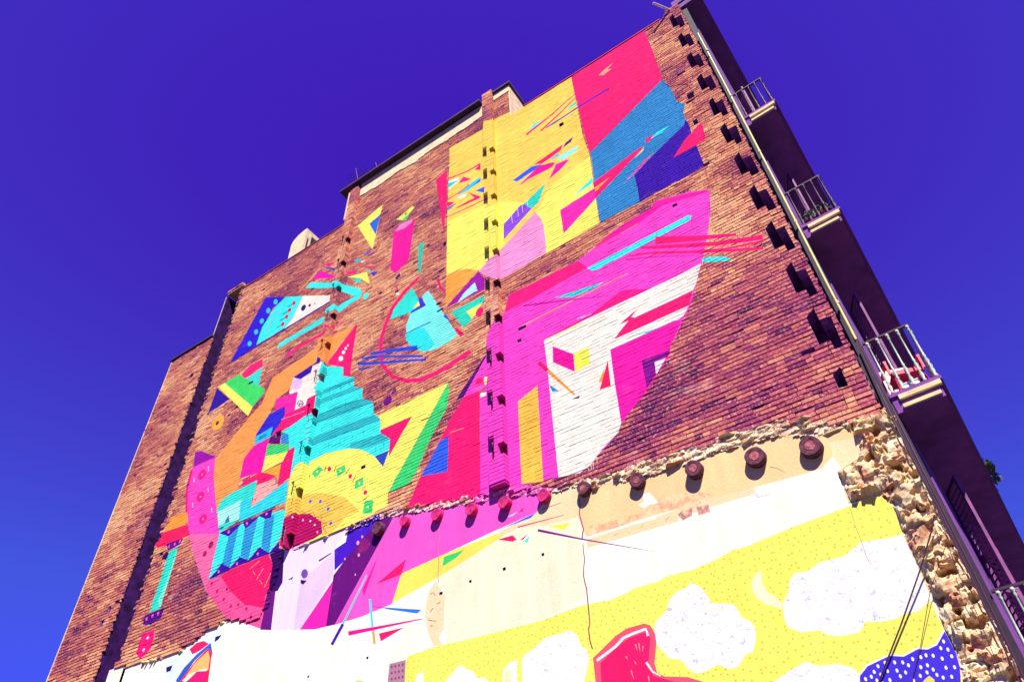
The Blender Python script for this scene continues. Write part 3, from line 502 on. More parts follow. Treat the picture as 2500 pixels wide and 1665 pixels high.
ff1f74|1|-9301,14444 -9398,14003 -9284,13917 -9195,14344
ff1f74|1|-9398,14003 -9385,13511 -9269,13452 -9284,13917
ff1f74|1|-9385,13511 -9248,12962 -9147,12957 -9269,13452
ff1f74|1|-9248,12962 -8875,12392 -8819,12458 -9147,12957
ff1f74|1|-8875,12392 -8406,12014 -8400,12124 -8819,12458
ff1f74|1|-8406,12014 -7998,11827 -8035,11959 -8400,12124
ff1f74|1|-7998,11827 -7500,11780 -7559,11919 -8035,11959
ff1f74|1|-7500,11780 -7024,11832 -7091,11974 -7559,11919
ff1f74|1|-7024,11832 -6583,11921 -6651,12068 -7091,11974
ff1f74|1|-7672,14988 -7566,14621 -7497,14626 -7583,14963
ff1f74|1|-7566,14621 -7398,14350 -7353,14381 -7497,14626
ff1f74|1|-7057,12903 -6883,12557 -6782,12613 -7006,12932
ff1f74|1|-9060,15685 -9000,15680 -8942,15372 -8985,15366
38f0d8|1|-9116,14449 -9031,14799 -8467,15230 -8222,14646 -8204,14377 -8424,14295
fff86e|1|-8381,14393 -8216,14553 -8134,14349
84fff2|1|-8524,13605 -8556,13895 -8448,14255 -7956,14236 -8119,14676 -7903,14735 -7509,13863 -6974,12693 -7194,12597 -7586,12574 -7944,12704 -8218,12978 -8421,13231
38f0ee|1|-8551,13606 -8075,13560 -7937,13445 -7614,12752 -7814,12646 -8078,12818 -8361,13141 -8514,13397
2860c8|1|-8540,13607 -7781,13558 -7794,13592 -8554,13641
3c3ce0|1|-8432,14331 -8153,14352 -8220,14644 -8125,14638 -7965,14251 -8439,14243
3c58e0|1|-7404,13534 -7317,13531 -7182,13224
301860|1|-7610,13829 -7436,13854 -7403,13783 -7581,13767
2c54e4|1|-9650,13534 -8923,13236 -8948,13354 -9673,13621
2c54e4|1|-8923,13236 -8127,12867 -8149,13011 -8948,13354
2c54e4|1|-9937,13538 -9313,13261 -9325,13338 -9956,13624
2c54e4|1|-9313,13261 -7959,12545 -7964,12612 -9325,13338
2c54e4|1|-10047,13403 -9143,12973 -9157,13062 -10068,13512
2c54e4|1|-9143,12973 -7847,12384 -7856,12452 -9157,13062
2c54e4|1|-9987,13207 -9450,13029 -9455,13048 -10010,13292
7a1888|1|-8809,11632 -8878,11597 -8956,11614 -9015,11677 -9031,11762 -8999,11837 -8929,11873 -8850,11855 -8792,11791 -8777,11706
7a1888|1|-8740,11860 -8774,11845 -8807,11859 -8820,11896 -8806,11933 -8772,11949 -8738,11933 -8725,11897
5a1868|1|-8668,11921 -8677,11900 -8702,11902 -8729,11926 -8743,11958 -8735,11979 -8709,11977 -8682,11953
5050b0|1|-9474,15368 -9262,15334 -9286,15283
ff5040|1|-9275,15460 -9049,15265 -9167,15274
d8fff4|1|-8887,15281 -8892,15245 -8930,15239 -8979,15266 -9011,15309 -9007,15345 -8968,15351 -8919,15324
fd48c6|1|-5708,12634 -3830,13053 -3383,13200 -2884,13381 -1938,13439 -1935,13618 -1225,13358 -880,13111 -988,12559 -1194,11968 -1361,11561 -1462,11314 -1638,10959 -1881,10481 -2118,10149 -2405,9794 -2639,9521 -3033,9048 -3535,8662 -3604,8533 -3952,8265 -4797,8130 -5510,8248 -6146,8358 -6397,8345 -6371,10613 -6222,10652 -6195,11651 -6197,12183 -5971,12605
ff1f74|1|-8095,8756 -7813,9309 -7349,9997 -7101,10425 -6801,10797 -6383,10802 -6388,8350
3868f0|1|-7796,9319 -7349,9980 -7139,9983 -7146,9179
ff9070|1|-7099,10048 -6767,10017 -6774,10038 -7106,10069
5a1878|1|-6992,10810 -6211,11702 -6225,11552 -6789,10803
fd48c6|1|-6789,10803 -6212,11624 -6151,11349 -6164,10660 -6365,10782
ff2060|1|-6505,10984 -6438,11142 -6303,11078 -6309,10960
fff86e|1|-6264,11088 -6185,11047 -6225,10844 -6267,10893
fff2de|1|-6373,10595 -6361,10719 -6217,10659 -6229,10580
60b060|1|-6523,10852 -6286,10837 -6292,10857 -6530,10872
ff1fa4|1|-3421,13222 -2879,13407 -2066,13483 -1935,13618 -969,13192 -886,13072 -1828,13374 -2371,13216 -2873,13193
ff3050|1|-3375,13180 -2865,13209 -2870,13238 -3387,13245
ff8a50|1|-2810,13184 -2407,13211 -2411,13234 -2814,13208
ff1f80|1|-5708,12642 -5587,13110 -3841,13052 -3659,12725 -3728,12698 -5007,12627
44f8ee|1|-3661,12693 -1412,12721 -1349,12665 -1413,12558 -3448,12507 -3564,12546
30e0d0|1|-4479,12320 -4150,12247 -3366,12080 -3613,12026 -4085,12096
ffa070|1|-5281,11959 -4113,11976 -4121,12010 -5292,11995
ffa070|1|-4113,11976 -2842,11956 -2847,11989 -4121,12010
c818a0|1|-5231,12517 -4113,12013 -4112,12045 -5233,12571
c818a0|1|-4113,12013 -3283,11617 -3283,11629 -4112,12045
5050e0|1|-2491,11455 -2381,11494 -2384,11506 -2500,11489
ff1f74|1|-2173,12383 -1454,11954 -1429,12092 -2138,12602
ff1f74|1|-1454,11954 -739,11577 -726,11642 -1429,12092
ff1f74|1|-2479,12454 -1876,12054 -1860,12147 -2468,12527
ff1f74|1|-1876,12054 -1119,11570 -1100,11680 -1860,12147
ff1f74|1|-1119,11570 -358,11184 -334,11310 -1100,11680
ff1f74|1|-2591,12364 -1751,11811 -1744,11855 -2585,12403
ff1f74|1|-1751,11811 -1005,11373 -998,11422 -1744,11855
ff1f74|1|-1005,11373 -370,11125 -362,11180 -998,11422
ff1f74|1|-2736,12403 -2221,12149 -2214,12197 -2734,12439
ff1f74|1|-2221,12149 -1307,11501 -1295,11560 -2214,12197
ff1f74|1|-1307,11501 -422,10956 -405,11024 -1295,11560
f0189a|1|-2822,12348 -2242,12044 -2238,12072 -2817,12398
f0189a|1|-2242,12044 -1469,11534 -1467,11543 -2238,12072
44f8ee|1|-1439,11426 -1362,11419 -1047,11221 -947,11039 -1332,11267 -1446,11346
ff1f88|1|-4727,11340 -3736,11387 -3061,11599 -2951,11583 -2521,11317 -3903,11290
fff2de|1|-4818,11277 -3958,11316 -1976,11302 -1473,11326 -1662,10928 -1761,10786 -1914,10479 -2048,10317 -2256,10269 -2582,10309 -2870,10303 -3499,10311 -3482,10304 -3513,9536 -3514,9206 -3522,8674 -3602,8528 -3802,8405 -4036,8245 -4165,8128 -4388,8049 -4789,8123 -4795,9270 -4797,9973 -4799,10732
fff080|1|-4788,11262 -3938,11263 -3947,11302 -4798,11302
90c8f8|1|-4038,11406 -3733,11388 -3737,11408 -4045,11446
ff1f74|1|-3357,10504 -3255,10616 -3030,10788 -3226,10797 -2935,10925 -2800,10963 -2967,10848 -2905,10792 -2086,10788 -1759,10796 -1903,10490 -2544,10505 -2150,10492
30d8d8|1|-3252,10434 -2302,10275 -2273,10268 -2246,10224 -2591,10261 -2945,10368
ff20a8|1|-3499,10311 -2191,10299 -2101,10225 -2402,9809 -2434,9646 -3034,9044 -3515,8685 -3511,9224 -3482,10304
8a1890|1|-2957,9748 -2415,9720 -2507,9602 -2733,9604 -2764,9346 -2967,9143 -2961,9354
ffe8ec|1|-2733,9608 -2521,9598 -2753,9340
ff18a0|1|-4638,11035 -4220,10601 -4240,10173 -4665,10636
f6f45a|1|-4223,10603 -3892,10603 -3917,10195 -4226,10166
f0206a|1|-5012,10774 -4829,10477 -4770,10519 -4952,10817
ffa040|1|-4827,10480 -4319,9648 -4287,9669 -4772,10516
3098e0|1|-4803,10159 -4612,9902 -4743,9942
ffa040|1|-3809,9701 -3660,9939 -3700,9666
ff1f60|1|-3811,9522 -3566,10098 -3590,9515
6a1880|1|-4369,9586 -4200,9592 -4227,9538
ffc650|1|-5499,10079 -5049,10250 -5083,8156 -5517,8277 -5518,8272
ff7a40|1|-5333,9466 -5034,9449 -5039,9468 -5338,9485
ff7a40|1|-5309,9879 -5177,9837 -5179,9856 -5311,9898
1f9aa4|1|-10954,13066 -10897,12871 -10887,12867 -10932,13056
1f9aa4|1|-10566,13012 -10512,12820 -10503,12816 -10544,13003
1f9aa4|1|-10273,12976 -10231,12817 -10222,12813 -10252,12967
1f9aa4|1|-11031,12416 -11006,12245 -10996,12240 -11009,12404
1f9aa4|1|-10657,12399 -10634,12230 -10625,12225 -10635,12387
1f9aa4|1|-10284,12354 -10262,12173 -10253,12168 -10262,12342
1f9aa4|1|-9918,12309 -9906,12172 -9897,12167 -9898,12298
1f9aa4|1|-11288,11959 -11277,11801 -11267,11795 -11265,11946
1f9aa4|1|-10966,11918 -10957,11761 -10948,11756 -10944,11905
1f9aa4|1|-10620,11865 -10619,11737 -10609,11731 -10599,11851
1f9aa4|1|-9792,11964 -9780,11831 -9772,11827 -9772,11953
1f9aa4|1|-10628,11322 -10621,11174 -10612,11169 -10607,11310
1f9aa4|1|-10267,11263 -10263,11117 -10254,11112 -10247,11251
1f9aa4|1|-9890,11219 -9888,11074 -9880,11070 -9870,11207
1f9aa4|1|-9549,11187 -9535,11038 -9527,11034 -9529,11177
1f9aa4|1|-9264,11155 -9259,11058 -9251,11054 -9245,11145
1f9aa4|1|-9369,10623 -9380,10558 -9372,10553 -9351,10610
1f9aa4|1|-9120,10606 -9110,10467 -9102,10463 -9102,10597
1f9aa4|1|-8900,10602 -8891,10463 -8884,10459 -8882,10593
3c1048|1|-959,17597 -844,17269 -835,17291 -946,17613
3c1048|1|-844,17269 -723,17196 -720,17223 -835,17291
3c1048|1|-723,17196 -576,17070 -571,17094 -720,17223
3c1048|1|-576,17070 -465,16905 -455,16915 -571,17094
3c1048|1|-465,16905 -437,16567 -426,16568 -455,16915
4a1450|1|-7876,10699 -7486,10684 -7495,10703 -7886,10722
4a1450|1|-7486,10684 -7173,10731 -7180,10747 -7495,10703
4a1450|1|-7173,10731 -6819,10756 -6825,10769 -7180,10747
3c1048|1|-726,14057 -605,13789 -597,13797 -717,14069
3c1048|1|-605,13789 -577,13610 -569,13613 -597,13797
3c1048|1|-562,13377 -444,13214 -437,13225 -555,13392
3c1048|1|-444,13214 -391,13081 -385,13088 -437,13225
d02060|1|-806,13787 -851,13366 -839,13361 -791,13779
d02060|1|-851,13366 -867,13143 -859,13139 -839,13361
d8fffa|1|-12668,18170 -12670,18244 -12683,18256 -12691,18190
d8fffa|1|-12591,18120 -12592,18193 -12605,18205 -12613,18139
d8fffa|1|-12515,18069 -12515,18143 -12529,18154 -12536,18089
d8fffa|1|-12438,18019 -12439,18092 -12452,18104 -12460,18039
d8fffa|1|-12363,17969 -12363,18042 -12376,18054 -12384,17989
d8fffa|1|-12287,17920 -12288,17992 -12301,18004 -12309,17939
d8fffa|1|-12213,17870 -12213,17942 -12225,17954 -12234,17890
d8fffa|1|-12138,17821 -12138,17893 -12151,17905 -12159,17841
d8fffa|1|-12064,17773 -12064,17844 -12076,17856 -12085,17792
d8fffa|1|-11998,17760 -11997,17831 -12010,17843 -12018,17779
d8fffa|1|-11924,17712 -11924,17783 -11936,17794 -11945,17731
d8fffa|1|-11851,17664 -11851,17734 -11863,17746 -11872,17683
d8fffa|1|-11116,17066 -11105,17142 -11117,17154 -11135,17085
d8fffa|1|-11045,17000 -11034,17077 -11045,17088 -11064,17019
d8fffa|1|-10974,16935 -10963,17011 -10974,17022 -10993,16954
d8fffa|1|-10903,16871 -10892,16946 -10903,16957 -10922,16889
d8fffa|1|-10833,16807 -10822,16882 -10833,16893 -10852,16825
d8fffa|1|-10764,16743 -10752,16818 -10763,16829 -10782,16761
d8fffa|1|-10695,16680 -10683,16754 -10694,16765 -10713,16698
d8fffa|1|-10626,16617 -10614,16691 -10625,16702 -10644,16635
d8fffa|1|-10558,16555 -10546,16628 -10557,16639 -10576,16573
d8fffa|1|-10490,16493 -10478,16566 -10489,16577 -10508,16511
d8fffa|1|-10423,16431 -10411,16504 -10422,16515 -10441,16449
28b8a8|1|-13114,15855 -13074,15772 -13063,15768 -13092,15846
28b8a8|1|-13024,15859 -12985,15776 -12973,15772 -13002,15851
28b8a8|1|-12934,15860 -12895,15777 -12883,15773 -12911,15852
28b8a8|1|-12845,15864 -12806,15782 -12795,15778 -12822,15856
28b8a8|1|-12755,15865 -12716,15782 -12705,15778 -12733,15857
28b8a8|1|-12666,15869 -12628,15787 -12617,15783 -12644,15861
28b8a8|1|-12577,15870 -12539,15788 -12528,15784 -12555,15862
28b8a8|1|-12489,15874 -12451,15792 -12440,15788 -12467,15866
28b8a8|1|-12400,15875 -12363,15793 -12352,15789 -12378,15867
28b8a8|1|-12312,15880 -12275,15798 -12265,15794 -12290,15871
28b8a8|1|-12224,15880 -12188,15798 -12177,15794 -12202,15872
28b8a8|1|-12137,15885 -12101,15803 -12090,15799 -12115,15877
28b8a8|1|-12049,15885 -12014,15804 -12003,15800 -12028,15877
28b8a8|1|-11963,15890 -11928,15808 -11917,15804 -11941,15882
28b8a8|1|-11876,15890 -11841,15809 -11830,15805 -11854,15882
28b8a8|1|-11790,15895 -11755,15813 -11745,15809 -11769,15887
ff5a9a|1|-12625,7791 -12640,7686 -12634,7683 -12614,7785
ff5a9a|1|-12442,7711 -12455,7600 -12449,7597 -12431,7705
ff5a9a|1|-12263,7632 -12273,7515 -12267,7512 -12251,7627
ff5a9a|1|-12086,7555 -12095,7431 -12089,7429 -12074,7550
ff5a9a|1|-11912,7479 -11919,7349 -11914,7347 -11901,7474
fff0ea|1|-4184,8155 -4167,8014 -4162,8014 -4173,8153
fff0ea|1|-4241,8093 -4222,8020 -4218,8020 -4230,8093
fff0ea|1|-4058,8240 -4060,8089 -4055,8087 -4047,8237
fff0ea|1|-4133,8169 -4137,8019 -4132,8018 -4122,8166
fd5cc6|1|-9674,6923 -8456,8688 -7434,8536 -6656,8360 -6146,8349 -5510,8248 -5021,8002 -4994,7875 -5283,7651 -6162,7599 -7118,7521 -8148,7447 -8318,6939 -9039,6899
fbe862|1|-8318,6947 -8148,7446 -7118,7520 -6164,7535 -5901,7470 -6058,7419 -7255,7133
3fd870|1|-7224,7297 -7192,7467 -6758,7461 -6926,7364
4a1cc0|1|-9875,8018 -9961,8485 -9672,8559 -9645,8863 -8778,8821 -8979,8641 -9668,8133
6a1478|1|-9895,6947 -9882,7931 -9668,8133 -8979,8641 -8798,8799 -8451,8686 -9674,6923
f0a8b0|1|-9204,8512 -9221,8491 -9249,8504 -9262,8539 -9245,8560 -9217,8547
f0a8b0|1|-9289,8409 -9313,8378 -9356,8397 -9374,8449 -9350,8480 -9307,8460
f0a8b0|1|-9235,8140 -9254,8116 -9287,8131 -9301,8169 -9282,8193 -9249,8178
f0a8b0|1|-9277,7760 -9289,7745 -9309,7754 -9318,7778 -9307,7793 -9286,7784
f0a8b0|1|-9006,8302 -9017,8288 -9035,8297 -9043,8319 -9032,8333 -9014,8324
f0a8b0|1|-9608,8178 -9622,8160 -9646,8171 -9657,8199 -9643,8216 -9619,8206
8a1a70|1|-9026,8229 -9090,8172 -9180,8171 -9263,8225 -9306,8316 -9293,8408 -9228,8466 -9136,8466 -9054,8410 -9012,8320
f4e0fa|1|-11513,8947 -10180,8834 -9643,8876 -9965,8504 -9882,7931 -10581,7064 -11414,7257 -11476,7965 -11481,7974 -11399,8224
e6ccf6|1|-10805,8116 -10600,8164 -9971,8410 -9887,7898 -10571,7069 -10762,7101
ff28b0|1|-10586,7065 -9879,7821 -9875,7915 -9889,6944 -10179,6970
701880|1|-11742,7357 -11728,8149 -11504,8085 -11411,7265
3c0e60|1|-11700,8130 -11734,8707 -11892,8992 -11611,9022 -11492,8984 -11341,8211 -11449,8055
7a50a8|1|-10617,8168 -10642,8115 -10703,8107 -10774,8148 -10820,8219 -10820,8287 -10774,8320 -10702,8302 -10641,8241
301860|1|-10806,8109 -10622,8037 -10704,7980 -10788,8032
401870|1|-11201,8225 -11034,8250 -11070,8196
4a1a80|1|-10373,8392 -10044,8449 -10032,8423 -10348,8350
4a1cb8|1|-9641,6544 -9424,6859 -9495,6903 -9712,6586
58dcc4|1|-9436,6868 -9202,7289 -9240,7312 -9483,6895
58dcc4|1|-9202,7289 -8983,7659 -9012,7678 -9240,7312
50dcea|1|-8884,7181 -8739,6591 -8686,6581 -8829,7169
ffa450|1|-8731,6581 -8668,6337 -8612,6327 -8675,6571
ff1890|1|-9310,6714 -7631,6502 -7618,6484 -9281,6628
ff1f70|1|-8562,6489 -7993,6451 -8501,6339
ff20a8|1|-9161,7157 -8855,7049 -8513,6910 -8537,6943
3080f0|1|-8558,6948 -7637,6654 -7731,6614 -8430,6876
ff1f70|1|-8741,7417 -8065,7694 -8146,7431
ff20a0|1|-9072,7409 -8743,8010 -9010,7273
3060f0|1|-5993,7591 -5284,7649 -5393,7593
e82070|1|-5653,7498 -4774,7420 -4776,7431 -5658,7524
e82070|1|-5165,7659 -4799,7655 -4802,7665 -5169,7678
f4f05a|1|-5078,7329 -4677,7256 -4801,7170
f02468|1|-6064,7422 -5764,7400 -5688,7301 -5770,7286
48f0e0|1|-5555,7226 -5427,7287 -5488,7171
d02468|1|-5617,7270 -5452,7332 -5567,7253
80e8e0|1|-5857,7772 -5637,7800 -5748,7750
f02070|1|-5628,7773 -5521,7840 -5538,7766
84148a|1|-5283,7306 -4519,6910 -4511,6932 -5270,7348
84148a|1|-4519,6910 -3387,6350 -3386,6354 -4511,6932
fff66a|0.75|-7880,5953 -7816,5952 -7370,5969 -6349,5909 -5326,5871 -4653,5911 -4088,5857 -4084,5882 -3918,5886 -3803,5922 -3532,5926 -3429,5909 -3315,5951 -3031,5942 -2906,5929 -2494,5977 -2321,6028 -2117,6019 -1428,6086 -748,6120 -722,6123 -333,6168 -290,6088 -264,5957 -278,5692 -288,5412 -309,4955 -318,4581 -292,4471 -354,3933 -329,3417 -892,3155 -8294,4824
fdfbf0|0.6|-3593,5303 -3557,5387 -3354,5510 -3312,5618 -3186,5703 -3030,5719 -2969,5765 -2860,5695 -2798,5593 -2742,5425 -2489,5345 -2430,5261 -2413,5156 -2310,5075 -2278,4991 -2310,4851 -2387,4722 -2488,4717 -2596,4607 -2721,4595 -2844,4686 -3004,4639 -3142,4642 -3212,4696 -3309,4845 -3455,4898 -3589,5095
fffcf0|0.6|-1869,5186 -1769,5290 -1701,5438 -1614,5504 -1458,5480 -1291,5545 -1005,5530 -760,5639 -475,5595 -287,5595 -290,5353 -294,5086 -282,4870 -326,4793 -470,4714 -610,4719 -722,4695 -874,4702 -1038,4745 -1136,4651 -1370,4660 -1513,4723 -1550,4779 -1753,4804 -1893,4893 -1909,5013
fffcf0|0.6|-5673,5439 -5473,5503 -5286,5606 -5124,5604 -4861,5609 -4756,5524 -4718,5370 -4618,5275 -4603,5155 -4724,4866 -4754,4619 -5695,4807 -5699,5298
fffcf0|0.6|-7121,5378 -6958,5492 -6843,5572 -6760,5550 -6694,5485 -6564,5430 -6500,5317 -6358,5286 -6250,5192 -6207,5026 -7148,5219
fffcf0|0.6|-2263,4340 -2030,4423 -1827,4481 -1678,4402 -1489,4384 -1354,4316 -1289,4230 -1313,4138 -1350,4016 -2308,4224
faf2c4|1|-2164,5563 -2084,5633 -2008,5648 -2037,5514 -2019,5383 -1920,5266 -1875,5188 -1908,5118 -1979,5181 -2058,5213 -2151,5317 -2187,5440
fffbe0|1|-6051,4994 -6030,5324 -5919,5397 -5778,5416 -5801,4942
fffbe0|1|-7701,5333 -7683,5613 -7542,5650 -7502,5292
f4ecb0|1|-6014,5104 -5993,5279 -5892,5317 -5887,5077
fa5a74|1|-4548,4685 -4545,5153 -4450,5202 -4166,5356 -3983,5414 -3720,5414 -3638,5369 -3589,5245 -3594,5121 -3667,4884 -3654,4762 -3558,4696 -3263,4626 -3036,4508 -3025,4322
f42068|1|-4472,4669 -4443,5061 -4191,5196 -3979,5281 -3715,5299 -3666,5207 -3749,4913 -3719,4743 -3423,4596 -3462,4411
fff4ea|1|-4480,5090 -4177,5203 -4198,5234 -4500,5122
fff4ea|1|-4177,5203 -4045,5286 -4064,5319 -4198,5234
fff4ea|1|-4045,5286 -3902,5307 -3910,5341 -4064,5319
fff4ea|1|-3902,5307 -3714,5322 -3702,5354 -3910,5341
fff4ea|1|-3714,5322 -3712,5242 -3675,5243 -3702,5354
fff4ea|1|-3794,4916 -3721,4780 -3702,4791 -3765,4925
fff4ea|1|-3721,4780 -3619,4711 -3609,4722 -3702,4791
ffa0a0|1|-3900,5182 -3883,5100 -3877,5100 -3883,5182
ffa0a0|1|-3849,5182 -3848,5080 -3842,5080 -3831,5179
ffa0a0|1|-3793,5136 -3811,5072 -3805,5070 -3776,5130
ffa0a0|1|-4063,5059 -4038,5023 -4032,5024 -4047,5064
ffa0a0|1|-3950,4966 -3925,4930 -3920,4932 -3934,4971
ffa0a0|1|-4018,4873 -3993,4761 -3987,4761 -4000,4874
ffa0a0|1|-3789,4748 -3785,4674 -3779,4673 -3772,4747
fff0f2|1|-1326,4208 -1190,4309 -930,4359 -792,4317 -635,4362 -539,4334 -447,4357 -314,4476 -298,4401 -366,4288 -821,4196 -1326,4109
4a38d4|1|-1299,4210 -1187,4288 -932,4341 -798,4300 -633,4342 -546,4316 -441,4336 -312,4453 -309,4394 -302,4214 -323,4083 -378,3938 -430,3782 -1424,3982 -1325,4140
fff6f8|1|-404,4303 -409,4285 -421,4279 -431,4288 -431,4307 -422,4321 -410,4319
fff6f8|1|-345,4274 -350,4256 -362,4250 -372,4259 -372,4278 -363,4292 -351,4290
fff6f8|1|-351,4360 -356,4342 -368,4335 -378,4345 -378,4364 -368,4378 -356,4376
fff6f8|1|-624,4261 -629,4243 -641,4236 -651,4246 -652,4265 -643,4279 -630,4277
fff6f8|1|-568,4268 -573,4250 -585,4243 -595,4253 -596,4271 -586,4285 -574,4284
fff6f8|1|-504,4248 -509,4230 -521,4223 -531,4233 -532,4252 -522,4265 -510,4264
fff6f8|1|-433,4202 -438,4184 -450,4177 -460,4187 -460,4205 -451,4219 -439,4217
fff6f8|1|-338,4204 -343,4186 -355,4180 -365,4189 -365,4208 -355,4221 -343,4219
fff6f8|1|-707,4260 -712,4242 -724,4235 -735,4245 -735,4264 -726,4278 -714,4276
fff6f8|1|-815,4250 -819,4232 -832,4225 -842,4235 -843,4254 -834,4268 -821,4266
fff6f8|1|-892,4268 -897,4250 -909,4243 -920,4253 -921,4272 -912,4286 -899,4284
fff6f8|1|-986,4284 -991,4266 -1003,4259 -1014,4269 -1015,4288 -1006,4303 -993,4301
fff6f8|1|-1069,4268 -1073,4249 -1085,4243 -1096,4253 -1098,4272 -1089,4286 -1076,4284
fff6f8|1|-1127,4221 -1131,4202 -1144,4196 -1155,4206 -1157,4225 -1147,4239 -1134,4237
fff6f8|1|-1238,4170 -1242,4152 -1254,4145 -1266,4155 -1268,4174 -1259,4188 -1245,4187
fff6f8|1|-1173,4181 -1177,4163 -1189,4156 -1201,4166 -1202,4185 -1193,4199 -1180,4197
fff6f8|1|-1073,4179 -1077,4161 -1089,4154 -1100,4164 -1102,4183 -1092,4197 -1080,4195
fff6f8|1|-994,4201 -998,4183 -1010,4176 -1021,4186 -1022,4205 -1013,4219 -1000,4217
fff6f8|1|-900,4185 -905,4167 -917,4160 -928,4170 -929,4189 -920,4203 -907,4201
fff6f8|1|-890,4124 -895,4106 -907,4099 -917,4109 -918,4128 -909,4141 -897,4140
fff6f8|1|-826,4149 -831,4131 -843,4124 -853,4134 -854,4153 -845,4166 -833,4165
fff6f8|1|-772,4211 -776,4193 -788,4186 -799,4196 -800,4214 -791,4228 -778,4227
fff6f8|1|-663,4166 -668,4149 -680,4142 -690,4151 -691,4170 -682,4184 -669,4182
fff6f8|1|-594,4170 -599,4153 -611,4146 -621,4155 -622,4174 -613,4188 -600,4186
fff6f8|1|-559,4119 -564,4101 -575,4094 -585,4104 -586,4122 -577,4136 -565,4134
fff6f8|1|-627,4105 -631,4087 -643,4081 -653,4090 -654,4108 -645,4122 -633,4120
fff6f8|1|-701,4087 -706,4070 -717,4063 -728,4073 -729,4091 -719,4104 -707,4103
fff6f8|1|-781,4057 -786,4039 -797,4033 -808,4042 -809,4060 -800,4074 -787,4072
fff6f8|1|-1004,4110 -1009,4092 -1021,4085 -1032,4095 -1033,4114 -1024,4127 -1011,4126
fff6f8|1|-545,4063 -550,4045 -561,4039 -571,4048 -572,4066 -563,4080 -551,4078
fff6f8|1|-435,4110 -440,4093 -452,4086 -462,4095 -462,4114 -453,4127 -441,4125
fff6f8|1|-357,4097 -362,4080 -373,4073 -383,4083 -383,4101 -374,4114 -362,4112
fff6f8|1|-420,4016 -425,3999 -436,3993 -446,4002 -447,4020 -437,4033 -425,4031
fff6f8|1|-500,4024 -505,4007 -517,4001 -526,4010 -527,4028 -518,4041 -506,4040
fff6f8|1|-1131,4132 -1135,4114 -1147,4107 -1158,4117 -1160,4136 -1151,4150 -1138,4148
fff6f8|1|-1086,4093 -1090,4075 -1102,4068 -1113,4078 -1114,4097 -1105,4111 -1093,4109
f8d860|1|-760,3989 -690,4041 -631,4068 -602,4021 -620,3959
f02468|1|-13907,7496 -13716,7582 -13491,7567 -13281,7455 -13551,7376 -13760,7355
3a60c8|1|-14091,6915 -13934,7120 -13611,7324 -13231,7464 -13084,7217 -13097,7101 -13301,7355 -13636,7187 -13952,6784
ff2a50|1|-13990,6809 -13608,7184 -13274,7370 -13118,7239 -13062,7008 -12961,6415 -13901,6608
ffc070|1|-13794,6918 -13593,7146 -13252,7312 -13135,7143 -13091,6894 -13434,6954
fff0d8|1|-13877,6861 -13699,6948 -13385,6963 -13141,6942 -13141,6875 -13471,6915 -13746,6807
f01f78|1|-13846,6729 -13459,6949 -13141,6889 -13011,6425
301860|1|-14508,7161 -14562,7278 -14358,7276 -14369,7165
301860|1|-13111,7449 -13125,7559 -12930,7555 -13001,7475
c0889c|1|-8276,5610 -8264,5918 -7918,5903 -7913,5493
8a5070|1|-8188,5853 -8197,5834 -8220,5839 -8234,5863 -8224,5882 -8202,5877
8a5070|1|-8178,5756 -8187,5737 -8210,5742 -8223,5766 -8214,5785 -8192,5780
8a5070|1|-8168,5660 -8177,5641 -8200,5646 -8213,5670 -8204,5688 -8182,5684
8a5070|1|-8110,5848 -8119,5829 -8142,5834 -8155,5858 -8146,5877 -8124,5872
8a5070|1|-8101,5751 -8110,5732 -8132,5737 -8146,5761 -8136,5780 -8114,5775
8a5070|1|-8091,5655 -8100,5636 -8123,5641 -8136,5665 -8127,5684 -8104,5679
8a5070|1|-8033,5842 -8042,5823 -8064,5828 -8078,5853 -8068,5872 -8046,5867
8a5070|1|-8024,5746 -8033,5727 -8055,5732 -8068,5756 -8059,5775 -8037,5770
8a5070|1|-8015,5650 -8024,5632 -8046,5637 -8059,5660 -8050,5679 -8028,5674
8a5070|1|-7956,5837 -7965,5818 -7987,5823 -8000,5847 -7991,5866 -7969,5861
8a5070|1|-7947,5741 -7956,5722 -7978,5727 -7991,5751 -7982,5770 -7960,5765
8a5070|1|-7939,5646 -7948,5627 -7970,5632 -7983,5655 -7974,5674 -7952,5669
f0d850|1|-8761,5679 -8772,5634 -8817,5609 -8884,5611 -8955,5638 -9012,5685 -9038,5738 -9027,5784 -8982,5809 -8914,5807 -8842,5779 -8786,5732
fbe880|1|-8796,5687 -8805,5653 -8838,5635 -8888,5636 -8941,5656 -8983,5691 -9002,5730 -8994,5764 -8960,5783 -8910,5782 -8857,5761 -8815,5726
a03868|0.5|-4449,7802 -4491,7655 -4476,7649 -4435,7794
a03868|0.5|-4491,7655 -4475,7521 -4459,7517 -4476,7649
a03868|0.5|-4475,7521 -4505,7345 -4487,7340 -4459,7517
a03868|0.5|-4505,7345 -4489,7215 -4470,7214 -4487,7340
a03868|0.5|-4489,7215 -4469,7075 -4448,7069 -4470,7214
a03868|0.5|-4469,7075 -4510,6928 -4489,6918 -4448,7069
a03868|0.5|-4501,6836 -4510,6709 -4496,6707 -4488,6833
a03868|0.5|-4510,6709 -4502,6594 -4487,6590 -4496,6707
a03868|0.5|-4502,6594 -4533,6466 -4518,6460 -4487,6590
a03868|0.5|-4533,6466 -4555,6348 -4539,6344 -4518,6460
a03868|0.5|-4555,6348 -4547,6236 -4530,6235 -4539,6344
a03868|0.5|-4547,6236 -4530,6142 -4512,6139 -4530,6235
a03868|0.5|-4530,6142 -4541,5629 -4522,5625 -4512,6139
a03868|0.5|-4541,5629 -4572,5551 -4553,5547 -4522,5625
a03868|0.5|-4572,5551 -4572,5392 -4552,5391 -4553,5547
a03868|0.5|-4572,5392 -4547,5267 -4527,5267 -4552,5391
